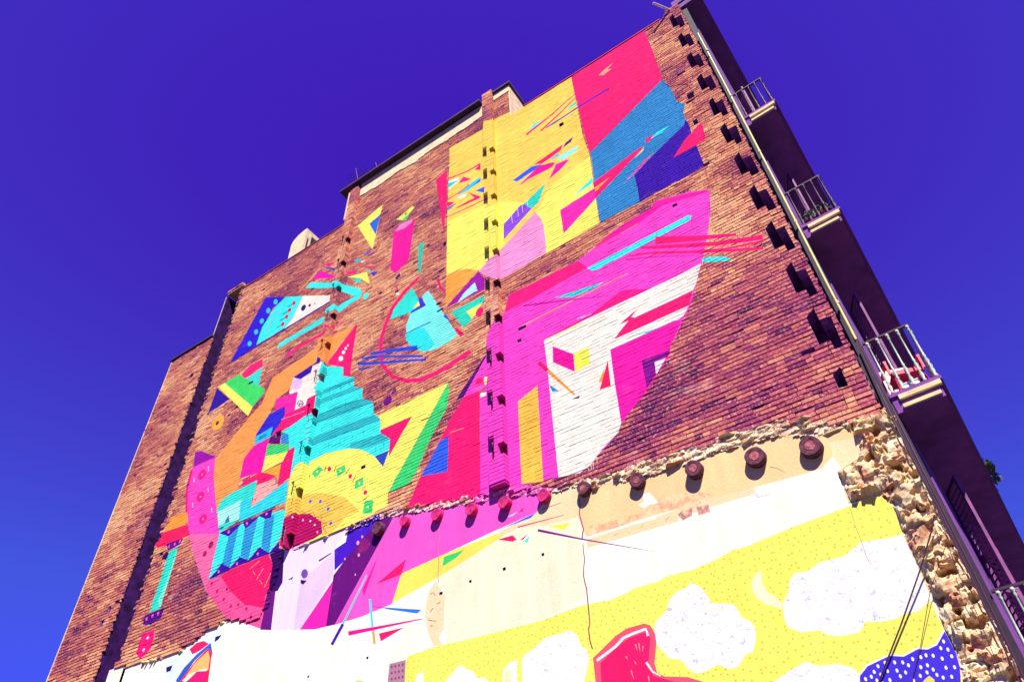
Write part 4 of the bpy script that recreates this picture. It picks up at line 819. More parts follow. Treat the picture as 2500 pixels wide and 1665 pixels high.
c880a0|0.5|-7342,8155 -7312,7904 -7299,7899 -7330,8152
c880a0|0.5|-7312,7904 -7332,7675 -7318,7671 -7299,7899
c880a0|0.5|-7332,7675 -7311,7407 -7297,7403 -7318,7671
c880a0|0.5|-7311,7407 -7319,7155 -7305,7151 -7297,7403
c880a0|0.5|-7319,7155 -7294,7008 -7279,7005 -7305,7151
b06a60|0.5|-725,6123 -738,5969 -732,5969 -719,6123
b06a60|0.5|-738,5969 -752,5844 -746,5844 -732,5969
b06a60|0.5|-752,5844 -751,5673 -745,5673 -746,5844
b06a60|0.5|-751,5673 -765,5453 -759,5454 -745,5673
b06a60|0.5|-765,5453 -752,5340 -746,5341 -759,5454
a04868|0.5|-1490,7011 -1398,6947 -1394,6953 -1485,7020
a04868|0.5|-1398,6947 -1328,6857 -1324,6861 -1394,6953
a04868|0.5|-1796,6697 -1761,6630 -1759,6638 -1785,6703
a04868|0.5|-1761,6630 -1602,6627 -1602,6632 -1759,6638"""
class Shape:
    __slots__ = ('p', 'c', 'bb', 'tri', 'hole')
    def __init__(s, p, c, hole=False):
        s.p = p; s.c = c; s.hole = hole
        us = [a for a, b in p]; vs_ = [b for a, b in p]; s.bb = (min(us), max(us), min(vs_), max(vs_)); s.tri = None
    def tris(s):
        if s.tri is None:
            s.tri = []
            for t in tessellate_polygon([[Vector((a, b, 0)) for a, b in s.p]]):
                q = [s.p[i] for i in t]
                ar = (q[1][0]-q[0][0])*(q[2][1]-q[0][1]) - (q[1][1]-q[0][1])*(q[2][0]-q[0][0])
                if abs(ar) < 1e-7: continue
                s.tri.append(q if ar > 0 else q[::-1])
        return s.tri
    def has(s, u, v):
        b = s.bb
        if u < b[0] or u > b[1] or v < b[2] or v > b[3]: return False
        r = False; p = s.p; j = len(p) - 1
        for i in range(len(p)):
            if (p[i][1] > v) != (p[j][1] > v) and u < (p[j][0]-p[i][0]) * (v-p[i][1]) / (p[j][1]-p[i][1]) + p[i][0]: r = not r
            j = i
        return r
def load(txt):
    out = []
    for ln in txt.strip().split('\n'):
        h, k, pp = ln.split('|')
        out.append(Shape([tuple(int(x) / 1000 for x in q.split(',')) for q in pp.split()], (*paint(h), float(k))))
    return out
COATS = load(PLASTER_COATS); SHAPES = load(PAINT)
HOLES = []
BIN = {}
def rebin(shapes):
    bins = {}
    for i, s in enumerate(shapes):
        for a in range(int(math.floor(s.bb[0] * 2)), int(math.floor(s.bb[1] * 2)) + 1):
            for b in range(int(math.floor(s.bb[2] * 2)), int(math.floor(s.bb[3] * 2)) + 1): bins.setdefault((a, b), []).append(i)
    return bins
def split(poly, a, b):
    """split convex poly by the line a->b: (left part, right part)"""
    dx, dy = b[0]-a[0], b[1]-a[1]; d = [dx*(p[1]-a[1]) - dy*(p[0]-a[0]) for p in poly]
    if min(d) >= -1e-9: return poly, None
    if max(d) <= 1e-9: return None, poly
    l, r = [], []; n = len(poly)
    for i in range(n):
        p, q, e, f = poly[i], poly[(i+1) % n], d[i], d[(i+1) % n]
        if e >= 0: l.append(p)
        if e <= 0: r.append(p)
        if (e > 0 and f < 0) or (e < 0 and f > 0):
            t = e / (e - f); x = (p[0] + (q[0]-p[0])*t, p[1] + (q[1]-p[1])*t); l.append(x); r.append(x)
    return (l if len(l) > 2 else None), (r if len(r) > 2 else None)
def cut(rect, shapes, bins, base):
    """rect: convex polygon; returns [(polygon, pigment)] with topmost paint first"""
    us = [p[0] for p in rect]; vs_ = [p[1] for p in rect]; u0, u1, v0, v1 = min(us), max(us), min(vs_), max(vs_)
    ids = set()
    for a in range(int(math.floor(u0 * 2)), int(math.floor(u1 * 2)) + 1):
        for b in range(int(math.floor(v0 * 2)), int(math.floor(v1 * 2)) + 1): ids.update(bins.get((a, b), ()))
    rest = [list(rect)]; out = []
    for i in sorted(ids, reverse=True):
        s = shapes[i]; bb = s.bb
        if bb[0] >= u1 or bb[1] <= u0 or bb[2] >= v1 or bb[3] <= v0: continue
        for t in s.tris():
            tu0 = min(t[0][0], t[1][0], t[2][0]); tu1 = max(t[0][0], t[1][0], t[2][0]); tv0 = min(t[0][1], t[1][1], t[2][1]); tv1 = max(t[0][1], t[1][1], t[2][1])
            if tu0 >= u1 or tu1 <= u0 or tv0 >= v1 or tv1 <= v0: continue
            nxt = []
            for p in rest:
                ins = p; outs = []
                for k in range(3):
                    ins, o = split(ins, t[k], t[(k+1) % 3])
                    if o: outs.append(o)
                    if not ins: break
                if not ins: nxt.append(p); continue
                if not s.hole: out.append((ins, s.c))
                nxt += outs
            rest = nxt
            if not rest: return out
    return out + [(p, base) for p in rest]
def pigment_at(u, v, base, shapes=SHAPES):
    for s in reversed(shapes):
        if s.has(u, v): return s.c
    return base
def project(u, y, z):
    """where a point in front of the wall falls on the wall as the painter saw it from the lot"""
    k = 9.0 / (9.0 + y); return u * k, 1.6 + (z - 1.6) * k

BT = [paint(h) for h in ('eeba82', 'e4a472', 'd88e66', 'c8785e', 'b8605a', 'a24a5c', '8a385c', '6e2a5a', '4e1c50')]
BR = [paint(h) for h in ('eeb080', 'e49c78', 'd8846e', 'ca6e68', 'bc5868', 'a64466', '8c3264', '702660', '501c58')]
def brick_pigment(u, z):
    n = noise.fractal(Vector((u * 0.33, z * 0.5, 3.1)), 1.0, 2.0, 4)            # broad patches of harder firing and soot
    n += 0.45 * noise.noise(Vector((u * 1.6, z * 2.8, 9.0)))
    t_ = 2.3 + 4.2 * n + (0.35 if u < -11 else 0.0) + 2.2 * max(0.0, min(1.0, (11.5 - z) / 2.5)) * max(0.0, min(1.0, (u + 5.0) / 2.0)) + (0.8 if z > 17.5 else 0.0) + random.gauss(0, 1.0)
    if random.random() < 0.035: t_ += 3
    t_ = min(7.99, max(0.0, t_)); i = int(t_); f = t_ - i; k = random.uniform(1.04, 1.24)
    red = max(0.0, min(1.0, (13.5 - z) / 3.5)) * max(0.0, min(1.0, (u + 6.0) / 3.0))      # the harder red batch at the lower right
    return tuple(((BR[i][j] * (1 - f) + BR[i + 1][j] * f) * red + (BT[i][j] * (1 - f) + BT[i + 1][j] * f) * (1 - red)) * k for j in range(3)) + (0.0,)
MORTAR = (*paint('74345e'), 0.0)

# ------------------------------------------------------------------ setting
gm = MB(); gm.face([(-150, -150, 0), (150, -150, 0), (150, 150, 0), (-150, 150, 0)])
g = gm.build('ground', material('ground_dirt', (0.055, 0.045, 0.045), 0.95, var=0.2, scale=0.8, bump=0.3, bscale=4.0)); tag(g, kind='structure')

# ------------------------------------------------------------------ the building
HOUSE = empty('apartment_building', (-9.6, 0, 0))
tag(HOUSE, 'tall brick apartment building with a bright geometric mural covering its bare end wall', 'building')
HOUSE_INV = HOUSE.matrix_world.inverted()
def part(o):
    o.parent = HOUSE; o.matrix_parent_inverse = Matrix.Translation((9.6, 0, 0)); return o

CH = 1.11 / 14; JT = 0.013; ZREF = 14.19
PL, PR = -19.36, 0.12
P1, P2 = (-6.10, -5.76), (-11.50, -11.17); PD = 0.14                    # pilasters: span, projection
LEDGE = [(-16.7, 7.70), (-16.4, 7.68), (-14.5, 7.50), (-12.9, 7.87), (-12.55, 7.75), (-11.75, 7.6), (-11.52, 8.96), (-10.76, 8.86), (-9.65, 8.88), (-8.6, 8.86), (-7.6, 8.64), (-6.15, 8.33), (-4.7, 7.97), (-3.88, 7.84), (-3.07, 7.79), (-1.82, 7.73), (-1.18, 7.65), (-0.5, 7.30), (-0.2, 7.2), (0.2, 7.2)]
def ledge(u):
    if u < LEDGE[0][0]: return 0.0
    for (a, b), (c, d) in zip(LEDGE, LEDGE[1:]):
        if a <= u <= c: return b + (d - b) * (u - a) / (c - a)
    return 7.2
def spans(z):
    """brick-bearing stretches of the wall at height z"""
    o = []
    if z < 18.5: o.append((PL, -17.27 + random.uniform(-0.05, 0.05)))
    fr = -16.42 + 0.10 * noise.noise(Vector((z * 1.3, 0, 5))) + random.choice((0, 0, 0, -0.13, 0.06, -0.07))
    if z < 20.33: o.append((fr, P2[0]))
    if z < 22.08: o.append((P2[1], P1[0]))
    if z < 20.53: o.append((P1[1], PR + random.uniform(-0.02, 0.02)))
    elif z < 22.3: o.append((P1[1], -5.20))
    if 20.53 <= z < 20.85: o.append((-0.42 + (z - 20.5) * 0.6, PR))
    return o
# toothing pockets along the corner, notches beside the pilasters, odd putlog holes
POCKETS = []
for k in range(-5, 6):
    zb = 14.19 + 1.11 * k
    j = lambda s=0.02: random.uniform(-s, s)
    POCKETS.append([(-0.245 + j(), zb), (-0.085, zb), (-0.08, zb - 0.19), (0.055 + j(), zb - 0.19), (0.06 + j(), zb + 0.41), (-0.10, zb + 0.42), (-0.105, zb + 0.68), (-0.235 + j(), zb + 0.56)])
POCKETS.append([(-0.265, 7.80), (-0.13, 7.78), (-0.12, 8.13), (-0.25, 8.05)])
for k in range(-5, 10):
    zc = 14.72 + 1.11 * k
    for (a, b), lo, hi in ((P1, 8.6, 19.5), (P2, 9.2, 19.5)):
        if lo < zc < hi: POCKETS.append([(a - 0.015, zc - 0.24), (a + 0.02, zc - 0.24), (a + 0.02, zc + 0.24), (a - 0.015, zc + 0.24)])
PUT = []
def free(u, z): return pigment_at(u, z, None) is None
while len(PUT) < 34:
    u, z = random.uniform(-19, -0.4), random.uniform(8.2, 20.0)
    i = round((z - ZREF) / CH); z = ZREF + i * CH
    if z < ledge(u) + 0.3 or -17.5 < u < -16.3 or (u < -17 and z > 18) or any(a - 0.3 < u < b + 0.1 for a, b in (P1, P2)): continue
    if len(PUT) > 10 and not free(u, z): continue
    w = random.choice((0.1, 0.13, 0.13, 0.2)); h = random.choice((1, 1, 1, 2)) * CH
    PUT.append([(u, z), (u + w, z), (u + w, z + h), (u, z + h)])
for (u, z, w, h) in ((-0.58, 16.36, 0.15, 0.24), (-5.98, 6.84, 0.06, 0.055), (-6.65, 6.83, 0.05, 0.05), (-5.24, 6.86, 0.05, 0.05), (-7.27, 6.80, 0.07, 0.05), (-8.80, 6.11, 0.05, 0.045), (-10.18, 6.11, 0.045, 0.04)):
    PUT.append([(u, z), (u + w, z), (u + w, z + h), (u, z + h)])
HOLES = [Shape(p, None, True) for p in POCKETS + PUT]
ALL = SHAPES + HOLES; BINS = rebin(ALL)
RUBBLE = [(0.3, 7.28), (-0.46, 7.28), (-0.28, 6.97), (-0.40, 6.70), (-0.70, 6.62), (-0.72, 6.16), (-0.34, 6.14), (-0.26, 5.96), (-0.29, 5.6), (-0.295, 5.09), (-0.29, 4.84), (-0.31, 4.47), (-0.30, 4.18), (-0.36, 3.93), (-0.4, 2.5), (0.3, 2.5)]
RUB = Shape(RUBBLE, None, True)
PALL = COATS + SHAPES + HOLES + [RUB]; PBINS = rebin(PALL)

def joint(u, z):
    c = pigment_at(u, z, None)
    if c is None: return 0.021
    if c[0] > 0.55 and c[1] < 0.1 and c[2] < 0.2: return 0.006 * random.choice(FILL)
    if c[0] > 0.5: return 0.011 * random.choice(FILL)
    return 0.013
FILL = (0.2, 0.2, 0.45, 0.8, 1.0, 1.3)
def brick(mb, u0, u1, z0, z1, y, base, deep=0.03, tx=(0, 0)):
    """front of one brick, cut along the paint edges, with its four reveals"""
    if y < -0.05:
        a, b = project(u0, y, z0); c, d = project(u1, y, z1)
    else: a, b, c, d = u0, z0, u1, z1
    fu = (u1 - u0) / (c - a); fv = (z1 - z0) / (d - b)
    pieces = cut([(a, b), (c, b), (c, d), (a, d)], ALL, BINS, base)
    e = 1e-5
    for p, pc in pieces:
        if pc is not base:
            k = random.uniform(0.965, 1.03); pc = (pc[0]*k, pc[1]*k, pc[2]*k, pc[3])
        W = [(u0 + (q[0]-a)*fu, z0 + (q[1]-b)*fv) for q in p]
        yy = lambda q: y + tx[0] * (q[0]-u0) + tx[1] * (q[1]-z0)
        mb.face([(q[0], yy(q), q[1]) for q in W], pc)
        n = len(W)
        for i in range(n):
            q, r = W[i], W[(i+1) % n]
            if (abs(q[0]-u0) < e and abs(r[0]-u0) < e) or (abs(q[0]-u1) < e and abs(r[0]-u1) < e) or (abs(q[1]-z0) < e and abs(r[1]-z0) < e) or (abs(q[1]-z1) < e and abs(r[1]-z1) < e):
                mb.face([(r[0], yy(r), r[1]), (q[0], yy(q), q[1]), (q[0], y + deep, q[1]), (r[0], y + deep, r[1])], pc)

BIGWALL = MB(); SINGLE = []
def dist2(u, z): return u*u + 81 + (z - 1.6)**2
cand = []
ni = int((7.0 - ZREF) / CH) - 2
for i in range(ni, int((22.4 - ZREF) / CH) + 2):
    z0 = ZREF + i * CH; zm = z0 + CH / 2
    for a, b in spans(zm):
        u = a - random.uniform(0.0, 0.05) * (a < -19); flip = random.random() < 0.5; first = True
        while u < b - 0.03:
            L = (0.262 if flip else 0.128) * random.uniform(0.94, 1.05); flip = not flip
            if random.random() < 0.12: flip = not flip
            if first and i % 2: L *= 0.6
            first = False
            u1 = min(u + L, b)
            if b - u1 < 0.06: u1 = b
            um = (u + u1) / 2
            if zm > ledge(um) + random.uniform(-0.03, 0.02):
                cand.append((u, u1 - random.uniform(0.004, 0.011), z0 + random.uniform(0, 0.004), z0 + CH - joint(um, zm) * random.uniform(0.7, 1.25)))
            u = u1
cand.sort(key=lambda q: dist2((q[0]+q[1])/2, (q[2]+q[3])/2))
WEIGHT_SINGLES = 300
for n, (u0, u1, z0, z1) in enumerate(cand):
    base = brick_pigment((u0+u1)/2, z0)
    y = random.gauss(0, 0.0035); tx = (random.gauss(0, 0.012), random.gauss(0, 0.03))
    if random.random() < 0.03: y += 0.008
    if not free((u0+u1)/2, (z0+z1)/2): y *= 0.35; tx = (tx[0] * 0.3, tx[1] * 0.4)
    if n < WEIGHT_SINGLES:
        mb = MB(); brick(mb, u0, u1, z0, z1, y, base, 0.03, tx)
        if mb.f: SINGLE.append(mb)
    else: brick(BIGWALL, u0, u1, z0, z1, y, base, 0.03, tx)
# pilasters: fronts and right-hand returns, course by course, corners knocked out where the cross walls were tied in
PIL = {}
for (a, b), top, bot in ((P1, 22.55, 8.36), (P2, 21.95, 8.92)):
    mb = PIL[a] = MB()
    i0 = int(math.ceil((bot - ZREF) / CH)); i1 = int((top - ZREF) / CH)
    for i in range(i0, i1):
        z0 = ZREF + i * CH; z1 = z0 + CH - JT; zm = z0 + CH / 2
        ph = (zm - 14.72) % 1.11
        inl = (ph < 0.23 or ph > 0.88) and zm < 19.5
        ph2 = (zm - 14.62 + 0.02) % 1.11
        inr = (ph2 < 0.15 or ph2 > 0.99) and zm < 19.5
        x0 = a + (0.12 if inl else 0); x1 = b - (0.13 if inr else 0)
        s = a + (0.21 if i % 2 else 0.13)
        for (p, q) in ((x0 + 0.004, s - 0.008), (s, x1 - 0.004)):
            if q - p > 0.02: brick(mb, p, q, z0, z1, -PD + random.gauss(0, 0.003), brick_pigment(p, z0), 0.03)
        # return (right side), left side
        uu, vv = project(b, -PD / 2, zm); pc = pigment_at(uu, vv, brick_pigment(b, z0))
        yb = 0.02; yf = -PD + (0.12 if inr else 0.002)
        mb.face([(b, yf, z0), (b, yb, z0), (b, yb, z1), (b, yf, z1)], pc)
        mb.face([(b - 0.03, yf, z1), (b, yf, z1), (b, yb, z1), (b - 0.03, yb, z1)], pc); mb.face([(b - 0.03, yb, z0), (b, yb, z0), (b, yf, z0), (b - 0.03, yf, z0)], pc)
        uu, vv = project(a, -PD, zm); pl = pigment_at(uu, vv, brick_pigment(a, z0))
        mb.face([(x0, -PD, z1), (x0, 0.02, z1), (x0, 0.02, z0), (x0, -PD, z0)], pl)
    # core behind the joints
    cb = bot
    while cb < top:
        ce = min(cb + CH, top); zm = (cb + ce) / 2; ph = (zm - 14.72) % 1.11; inl = (ph < 0.23 or ph > 0.88) and zm < 19.5; ph2 = (zm - 14.60) % 1.11; inr = (ph2 < 0.17 or ph2 > 0.97) and zm < 19.5
        uu, vv = project((a+b)/2, -PD, zm); pc = pigment_at(uu, vv, MORTAR)
        if pc is not MORTAR: pc = (pc[0]*0.9, pc[1]*0.9, pc[2]*0.9, 1.0)
        mb.box(a + (0.12 if inl else 0.012), b - (0.13 if inr else 0.012), -PD + 0.016, 0.3, cb, ce, pc); cb = ce
PAINTED = {}
bw = BIGWALL.build('brickwork', WALL); part(bw)['kind'] = 'stuff'; bw['label'] = 'bare and painted bricks of the upper end wall'
for mb in SINGLE: part(mb.build('brick', WALL))
for a, mb in PIL.items():
    o = part(mb.build('pilaster', WALL)); o['kind'] = 'stuff'
# mortar bed behind the bricks
MO = MB()
for i in range(ni, int((22.2 - ZREF) / CH) + 1):
    z0 = ZREF + i * CH; zm = z0 + CH / 2
    for a, b in spans(zm):
        u = a
        while u < b - 1e-4:
            u1 = min(b, u + 0.21); um = (u + u1) / 2
            if zm > ledge(um) - 0.02:
                k = random.uniform(0.85, 1.1); base = (MORTAR[0]*k, MORTAR[1]*k, MORTAR[2]*k, 0.0); yb = 0.026
                for p, pc in cut([(u, z0), (u1, z0), (u1, z0 + CH), (u, z0 + CH)], ALL, BINS, base):
                    if pc is not base:
                        f = 0.95 if pc[0] > 0.6 else 0.7; f *= random.uniform(0.8, 1.1); pc = (pc[0]*f, pc[1]*f, pc[2]*f, 1.0)
                    MO.face([(q[0], yb if pc[3] < 0.5 else (0.0055 if pc[0] > 0.4 else 0.013), q[1]) for q in p], pc)
            u = u1
mo = part(MO.build('mortar_bed', WALL)); mo['kind'] = 'stuff'
# insides of the pockets
SOOT = material('sooty_masonry', (0.035, 0.02, 0.03), 0.95, var=0.3, scale=9, bump=0.5)
SHADEIN = material('pocket_shade_purple', (0.26, 0.09, 0.34), 0.95, var=0.3, scale=14, bump=0.5)  # purple puts the shade of the pockets into their own colour
def recess(poly, depth, name='wall_pocket', y0=0.002):
    mb = MB(); n = len(poly)
    mb.face([(p[0], depth, p[1]) for p in poly])
    for i in range(n):
        p, q = poly[i], poly[(i+1) % n]; mb.face([(p[0], y0, p[1]), (q[0], y0, q[1]), (q[0], depth, q[1]), (p[0], depth, p[1])])
    return part(mb.build(name, SHADEIN))
for p in POCKETS[:12]: recess(p, 0.60)
for p in PUT[:34] + PUT[34:35]: recess(p, 0.16, 'putlog_hole', 0.006)
for p in PUT[35:]: recess(p, 0.16, 'putlog_hole', 0.03)

# ------------------------------------------------------------------ plaster of the lower wall
PLA = MB(); PY = 0.03
WHITE = (0.74, 0.70, 0.54, 0.5)
u = -16.75
while u < 0.16:
    u1 = min(0.16, u + 0.25); zt = max(ledge(u), ledge(u1), ledge((u+u1)/2)) + 0.06; z = 2.6
    if u < -16.5: zt = min(zt, 7.7)
    while z < zt:
        z1 = min(zt, z + 0.25)
        for p, pc in cut([(u, z), (u1, z), (u1, z1), (u, z1)], PALL, PBINS, WHITE): PLA.face([(q[0], PY, q[1]) for q in p], pc)
        z = z1
    u = u1
part(PLA.build('plaster_face', WALL))
lo = MB(); lo.box(-19.36, 0.16, 0.045, 0.5, 0, 2.7); lo.box(-19.36, -16.7, -0.01, 0.5, 0, 6.95)
part(lo.build('wall_base', material('base_render', (0.6, 0.55, 0.48), 0.9, var=0.15, scale=2)))

# broken stones and mortar: the corner rubble and the ragged ledge under the brickwork
STB = [(*paint(h), 0.5) for h in ('f8d08c', 'f2c07a', 'f6dca4', 'eeb080', 'f4c888', 'fae6b0', 'eca47c')]
def stone(u, z, w, h, proud, c, y0=0.045, name='stone', nu=7, nv=5):
    """one rough block: a faceted front, broken edges falling back to the bed"""
    an = random.gauss(0, 0.09); cr_, sr_ = math.cos(an), math.sin(an)
    mb = MB(); sd_ = Vector((random.random() * 50, random.random() * 50, 0)); P = []
    k = random.uniform(0.85, 1.08); c = (c[0]*k, c[1]*k, c[2]*k, c[3])
    for j in range(nv + 1):
        row = []
        for i in range(nu + 1):
            a, b = i / nu * 2 - 1, j / nv * 2 - 1
            e = max(abs(a), abs(b)); edge = e > 0.99
            x = u + w / 2 * a * (1 - 0.07 * abs(b) ** 5) + (w * 0.10) * noise.noise(sd_ + Vector((a * 2, b * 2, 1)))
            zz = z + h / 2 * b * (1 - 0.07 * abs(a) ** 5) + (h * 0.16) * noise.noise(sd_ + Vector((a * 2, b * 2, 7)))
            y = y0 if edge else y0 - proud * (0.8 + 0.5 * noise.noise(sd_ + Vector((a * 1.1, b * 1.1, 3))) + 0.55 * noise.noise(sd_ + Vector((a * 4, b * 3, 5))))
            dx, dz = x - u, zz - z; row.append((u + dx * cr_ - dz * sr_, y, z + dx * sr_ + dz * cr_))
        P.append(row)
    for j in range(nv):
        for i in range(nu): mb.face([P[j][i], P[j][i+1], P[j+1][i+1], P[j+1][i]], c)
    return part(mb.build(name, WALL))
def left_of_rubble(z):
    t = ((7.28, -0.46), (6.97, -0.28), (6.5, -0.33), (6.18, -0.33), (5.96, -0.26), (5.6, -0.29), (5.09, -0.295), (4.84, -0.29), (4.47, -0.31), (4.18, -0.30), (3.93, -0.36), (2.5, -0.4))
    for (a, b), (c, d) in zip(t, t[1:]):
        if c <= z <= a: return b + (d - b) * (a - z) / (a - c)
    return -0.3
TAN = [lin_ for lin_ in (paint('fdeac0'), paint('f8d49c'), paint('f0b488'), paint('c87068'))]
def rubble_pigment(u, z):
    n = noise.noise(Vector((u * 6, z * 6, 2))) * 2.2 + random.gauss(0, 0.35) + 1.0
    n = min(2.99, max(0, n)); i = int(n); f = n - i
    return tuple(TAN[i][k] * (1 - f) + TAN[i + 1][k] * f for k in range(3)) + (0.5,)
def rough_sheet(name, u0, u1, z0, z1, step, inside, height, pig):
    """a broken masonry face: fine grid, every point pushed in or out"""
    mb = MB(); nu = int((u1 - u0) / step) + 1; nz_ = int((z1 - z0) / step) + 1; idx = {}
    for i in range(nu):
        for j in range(nz_):
            u, z = u0 + i * step, z0 + j * step
            idx[i, j] = len(mb.v); mb.v.append((u + random.gauss(0, step * 0.18), height(u, z), z + random.gauss(0, step * 0.18)))
    for i in range(nu - 1):
        for j in range(nz_ - 1):
            u, z = u0 + (i + 0.5) * step, z0 + (j + 0.5) * step
            if inside(u, z): mb.f.append((idx[i, j], idx[i+1, j], idx[i+1, j+1], idx[i, j+1])); mb.c.append(pig(u, z))
    o = part(mb.build(name, WALL)); o['kind'] = 'stuff'; return o
def crag(u, z):
    v = Vector((u * 6, z * 6, 0.3)); n = noise.fractal(v, 1.0, 2.0, 3)
    c = noise.noise(Vector((u * 5.5 + 9, z * 8.5, 1.7))) + 0.35 * noise.noise(Vector((u * 16, z * 22, 4)))
    y = -0.02 - 0.038 * n
    if c > 0.22: y += min(0.16, (c - 0.22) * 0.9)                      # holes where stones fell out
    if c < -0.3: y -= 0.05
    for d, f in ((0.025, 1.0), (0.05, 0.6), (0.08, 0.3)):              # feather out into the plaster
        if not (RUB.has(u - d, z) and RUB.has(u - d * 0.7, z - d * 0.7) and RUB.has(u - d * 0.7, z + d * 0.7) and RUB.has(u, z - d)):
            return y * (1 - f) + 0.033 * f
    return y
rough_sheet('rubble_face', -0.74, 0.165, 2.6, 7.30, 0.022, lambda u, z: RUB.has(u, z) and u < 0.16, crag, rubble_pigment)
z = 2.7
while z < 7.2:
    h = random.choice((0.10, 0.13, 0.16, 0.20, 0.24)); u = left_of_rubble(z + h / 2) + random.uniform(0.0, 0.08)
    while u < 0.08:
        w = min(random.uniform(0.12, 0.30), 0.15 - u)
        if random.random() < 0.62: stone(u + w / 2, z + h / 2 + random.uniform(-.03, .03), w * random.uniform(0.8, 1.05), h * random.uniform(0.75, 1.05), random.choice((0.05, 0.07, 0.09, 0.12)), rubble_pigment(u, z), 0.03)
        u += w
    z += h
def lip(u, z):
    d = ledge(u) - z
    c = noise.noise(Vector((u * 3.2, z * 15, 6))) + 0.4 * noise.noise(Vector((u * 11, z * 30, 8)))
    y = 0.012 - 0.022 * max(0, c) - 0.02 * noise.fractal(Vector((u * 9, z * 9, 2)), 1, 2, 3)
    if c < -0.12: y = 0.028
    return min(0.029, y)
rough_sheet('broken_ledge', -4.6, 0.16, 7.05, 8.05, 0.022, lambda u, z: ledge(u) - (0.24 if u > -3.4 else 0.24 - (-3.4 - u) * 0.12) + 0.05 * noise.noise(Vector((u * 4, 0, 0))) < z < ledge(u) + 0.03 and z > 7.2, lip, lambda u, z: (*paint(random.choice(('fdf0cc', 'f8e4b4', 'fbeac0', 'eebc94', 'd88c78'))), 0.5))
def lip_pig(u, z):
    c = pigment_at(u, ledge(u) - 0.06, None)
    if c is None or random.random() < 0.2: return (*paint(random.choice(('f4c0a8', 'f8dcc8', 'e890b0'))), 0.5)
    k = random.uniform(0.7, 1.1); return (c[0]*k, c[1]*k, c[2]*k, 1.0)
rough_sheet('broken_ledge', -9.7, -4.6, 7.85, 9.0, 0.025, lambda u, z: ledge(u) - 0.12 + 0.05 * noise.noise(Vector((u * 4, 0, 0))) < z < ledge(u) + 0.03, lip, lip_pig)
u = -16.2
while u < 0.1:
    zl = ledge(u); w = random.uniform(0.12, 0.36) if u > -5 else random.uniform(0.08, 0.22)
    near = u > -4.3
    if u < -11.9 or u > -11.0:
        for row in range(3 if near else 1):
            if random.random() < (0.45 if near else 0.3):
                c = pigment_at(u + w / 2, zl - 0.02, None)
                c = random.choice((STB[2], STB[5], STB[5], STB[3])) if c is None or near else (c[0], c[1], c[2], 1.0)
                hh = random.uniform(0.03, 0.075)
                stone(u + w / 2, zl - 0.03 - row * 0.08 + random.uniform(-.02, .02), w * 0.95, hh, random.choice((0.04, 0.06, 0.08)), c, 0.028, nu=4, nv=3)
    u += w

# sawn-off floor beams standing out of the plaster
WOOD = material('old_beam_wood', (0.11, 0.025, 0.05), 0.85, var=0.35, scale=16, bump=0.6)
ENDW = material('beam_end_grain', (0.36, 0.085, 0.09), 0.85, var=0.4, scale=22, bump=0.5)
PINKB = material('pink_painted_beam', paint('e8207c'), 0.8, var=0.3, scale=12, bump=0.5)
for i, (u, z, r, kind) in enumerate(((-8.85, 8.55, 0.13, 2), (-8.18, 8.47, 0.10, 1), (-7.40, 8.33, 0.115, 1), (-6.62, 8.16, 0.115, 1), (-5.91, 8.04, 0.115, 1), (-5.12, 7.88, 0.115, 1), (-4.37, 7.74, 0.115, 0), (-3.45, 7.53, 0.125, 0), (-2.54, 7.38, 0.13, 0), (-1.64, 7.22, 0.145, 0), (-0.89, 7.08, 0.15, 0))):
    q = random.uniform(0.07, 0.095); r *= 0.98; mb = MB(); n = 16; rings = []
    n = 26; s0 = random.random() * 90; jit = [0.99 + 0.12 * noise.noise(Vector((1.3 * math.cos(2*math.pi*k/n), 1.3 * math.sin(2*math.pi*k/n), s0))) for k in range(n)]
    kk = 9 / (9 - q); u = u / kk; z = 1.6 + (z + 0.03 - 1.6) / kk
    prof = ((0.06, 1.03), (-q * 0.5, 1.0), (-q + 0.010, 0.98), (-q, 0.93), (-q + 0.002, 0.60), (-q + 0.007, 0.56), (-q + 0.005, 0.50))
    for (y, s) in prof: rings.append([(u + r * s * jit[k] * math.cos(2*math.pi*k/n), y, z + r * 1.08 * s * jit[k] * math.sin(2*math.pi*k/n)) for k in range(n)])
    for A, B in zip(rings, rings[1:]):
        for k in range(n): mb.face([A[k], A[(k+1) % n], B[(k+1) % n], B[k]])
    mb.face(rings[-1])
    o = part(mb.build('beam_end', (WOOD, PINKB, WOOD)[kind]))
    if kind == 0:
        cap = MB(); cap.face([(u + r * 0.47 * jit[k] * math.cos(2*math.pi*k/n), -q + 0.003, z + r * 0.5 * jit[k] * math.sin(2*math.pi*k/n)) for k in range(n)])
        c = cap.build('end_grain', ENDW); c.parent = o

# ------------------------------------------------------------------ dark flue, wall edges, upper masonry
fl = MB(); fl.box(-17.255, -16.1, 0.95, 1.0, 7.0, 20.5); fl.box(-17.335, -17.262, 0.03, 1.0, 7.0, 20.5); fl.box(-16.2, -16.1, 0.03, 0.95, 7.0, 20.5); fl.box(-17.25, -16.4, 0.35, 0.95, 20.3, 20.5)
zz = 7.3
flue = part(fl.build('open_flue', material('dark_violet_flue', (0.034, 0.006, 0.075), 0.95, var=0.35, scale=5, bump=0.6, bscale=9, spec=0.1)))  # dark violet lining over the whole flue
fb = MB(); zz = 7.4
while zz < 20.6:
    w = random.uniform(0.04, 0.20)
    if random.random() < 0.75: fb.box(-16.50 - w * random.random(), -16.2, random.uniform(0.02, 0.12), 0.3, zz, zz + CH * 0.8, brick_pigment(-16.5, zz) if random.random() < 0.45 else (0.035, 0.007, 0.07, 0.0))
    zz += CH
part(fb.build('broken_flue_bricks', WALL))['kind'] = 'stuff'
fc = MB()
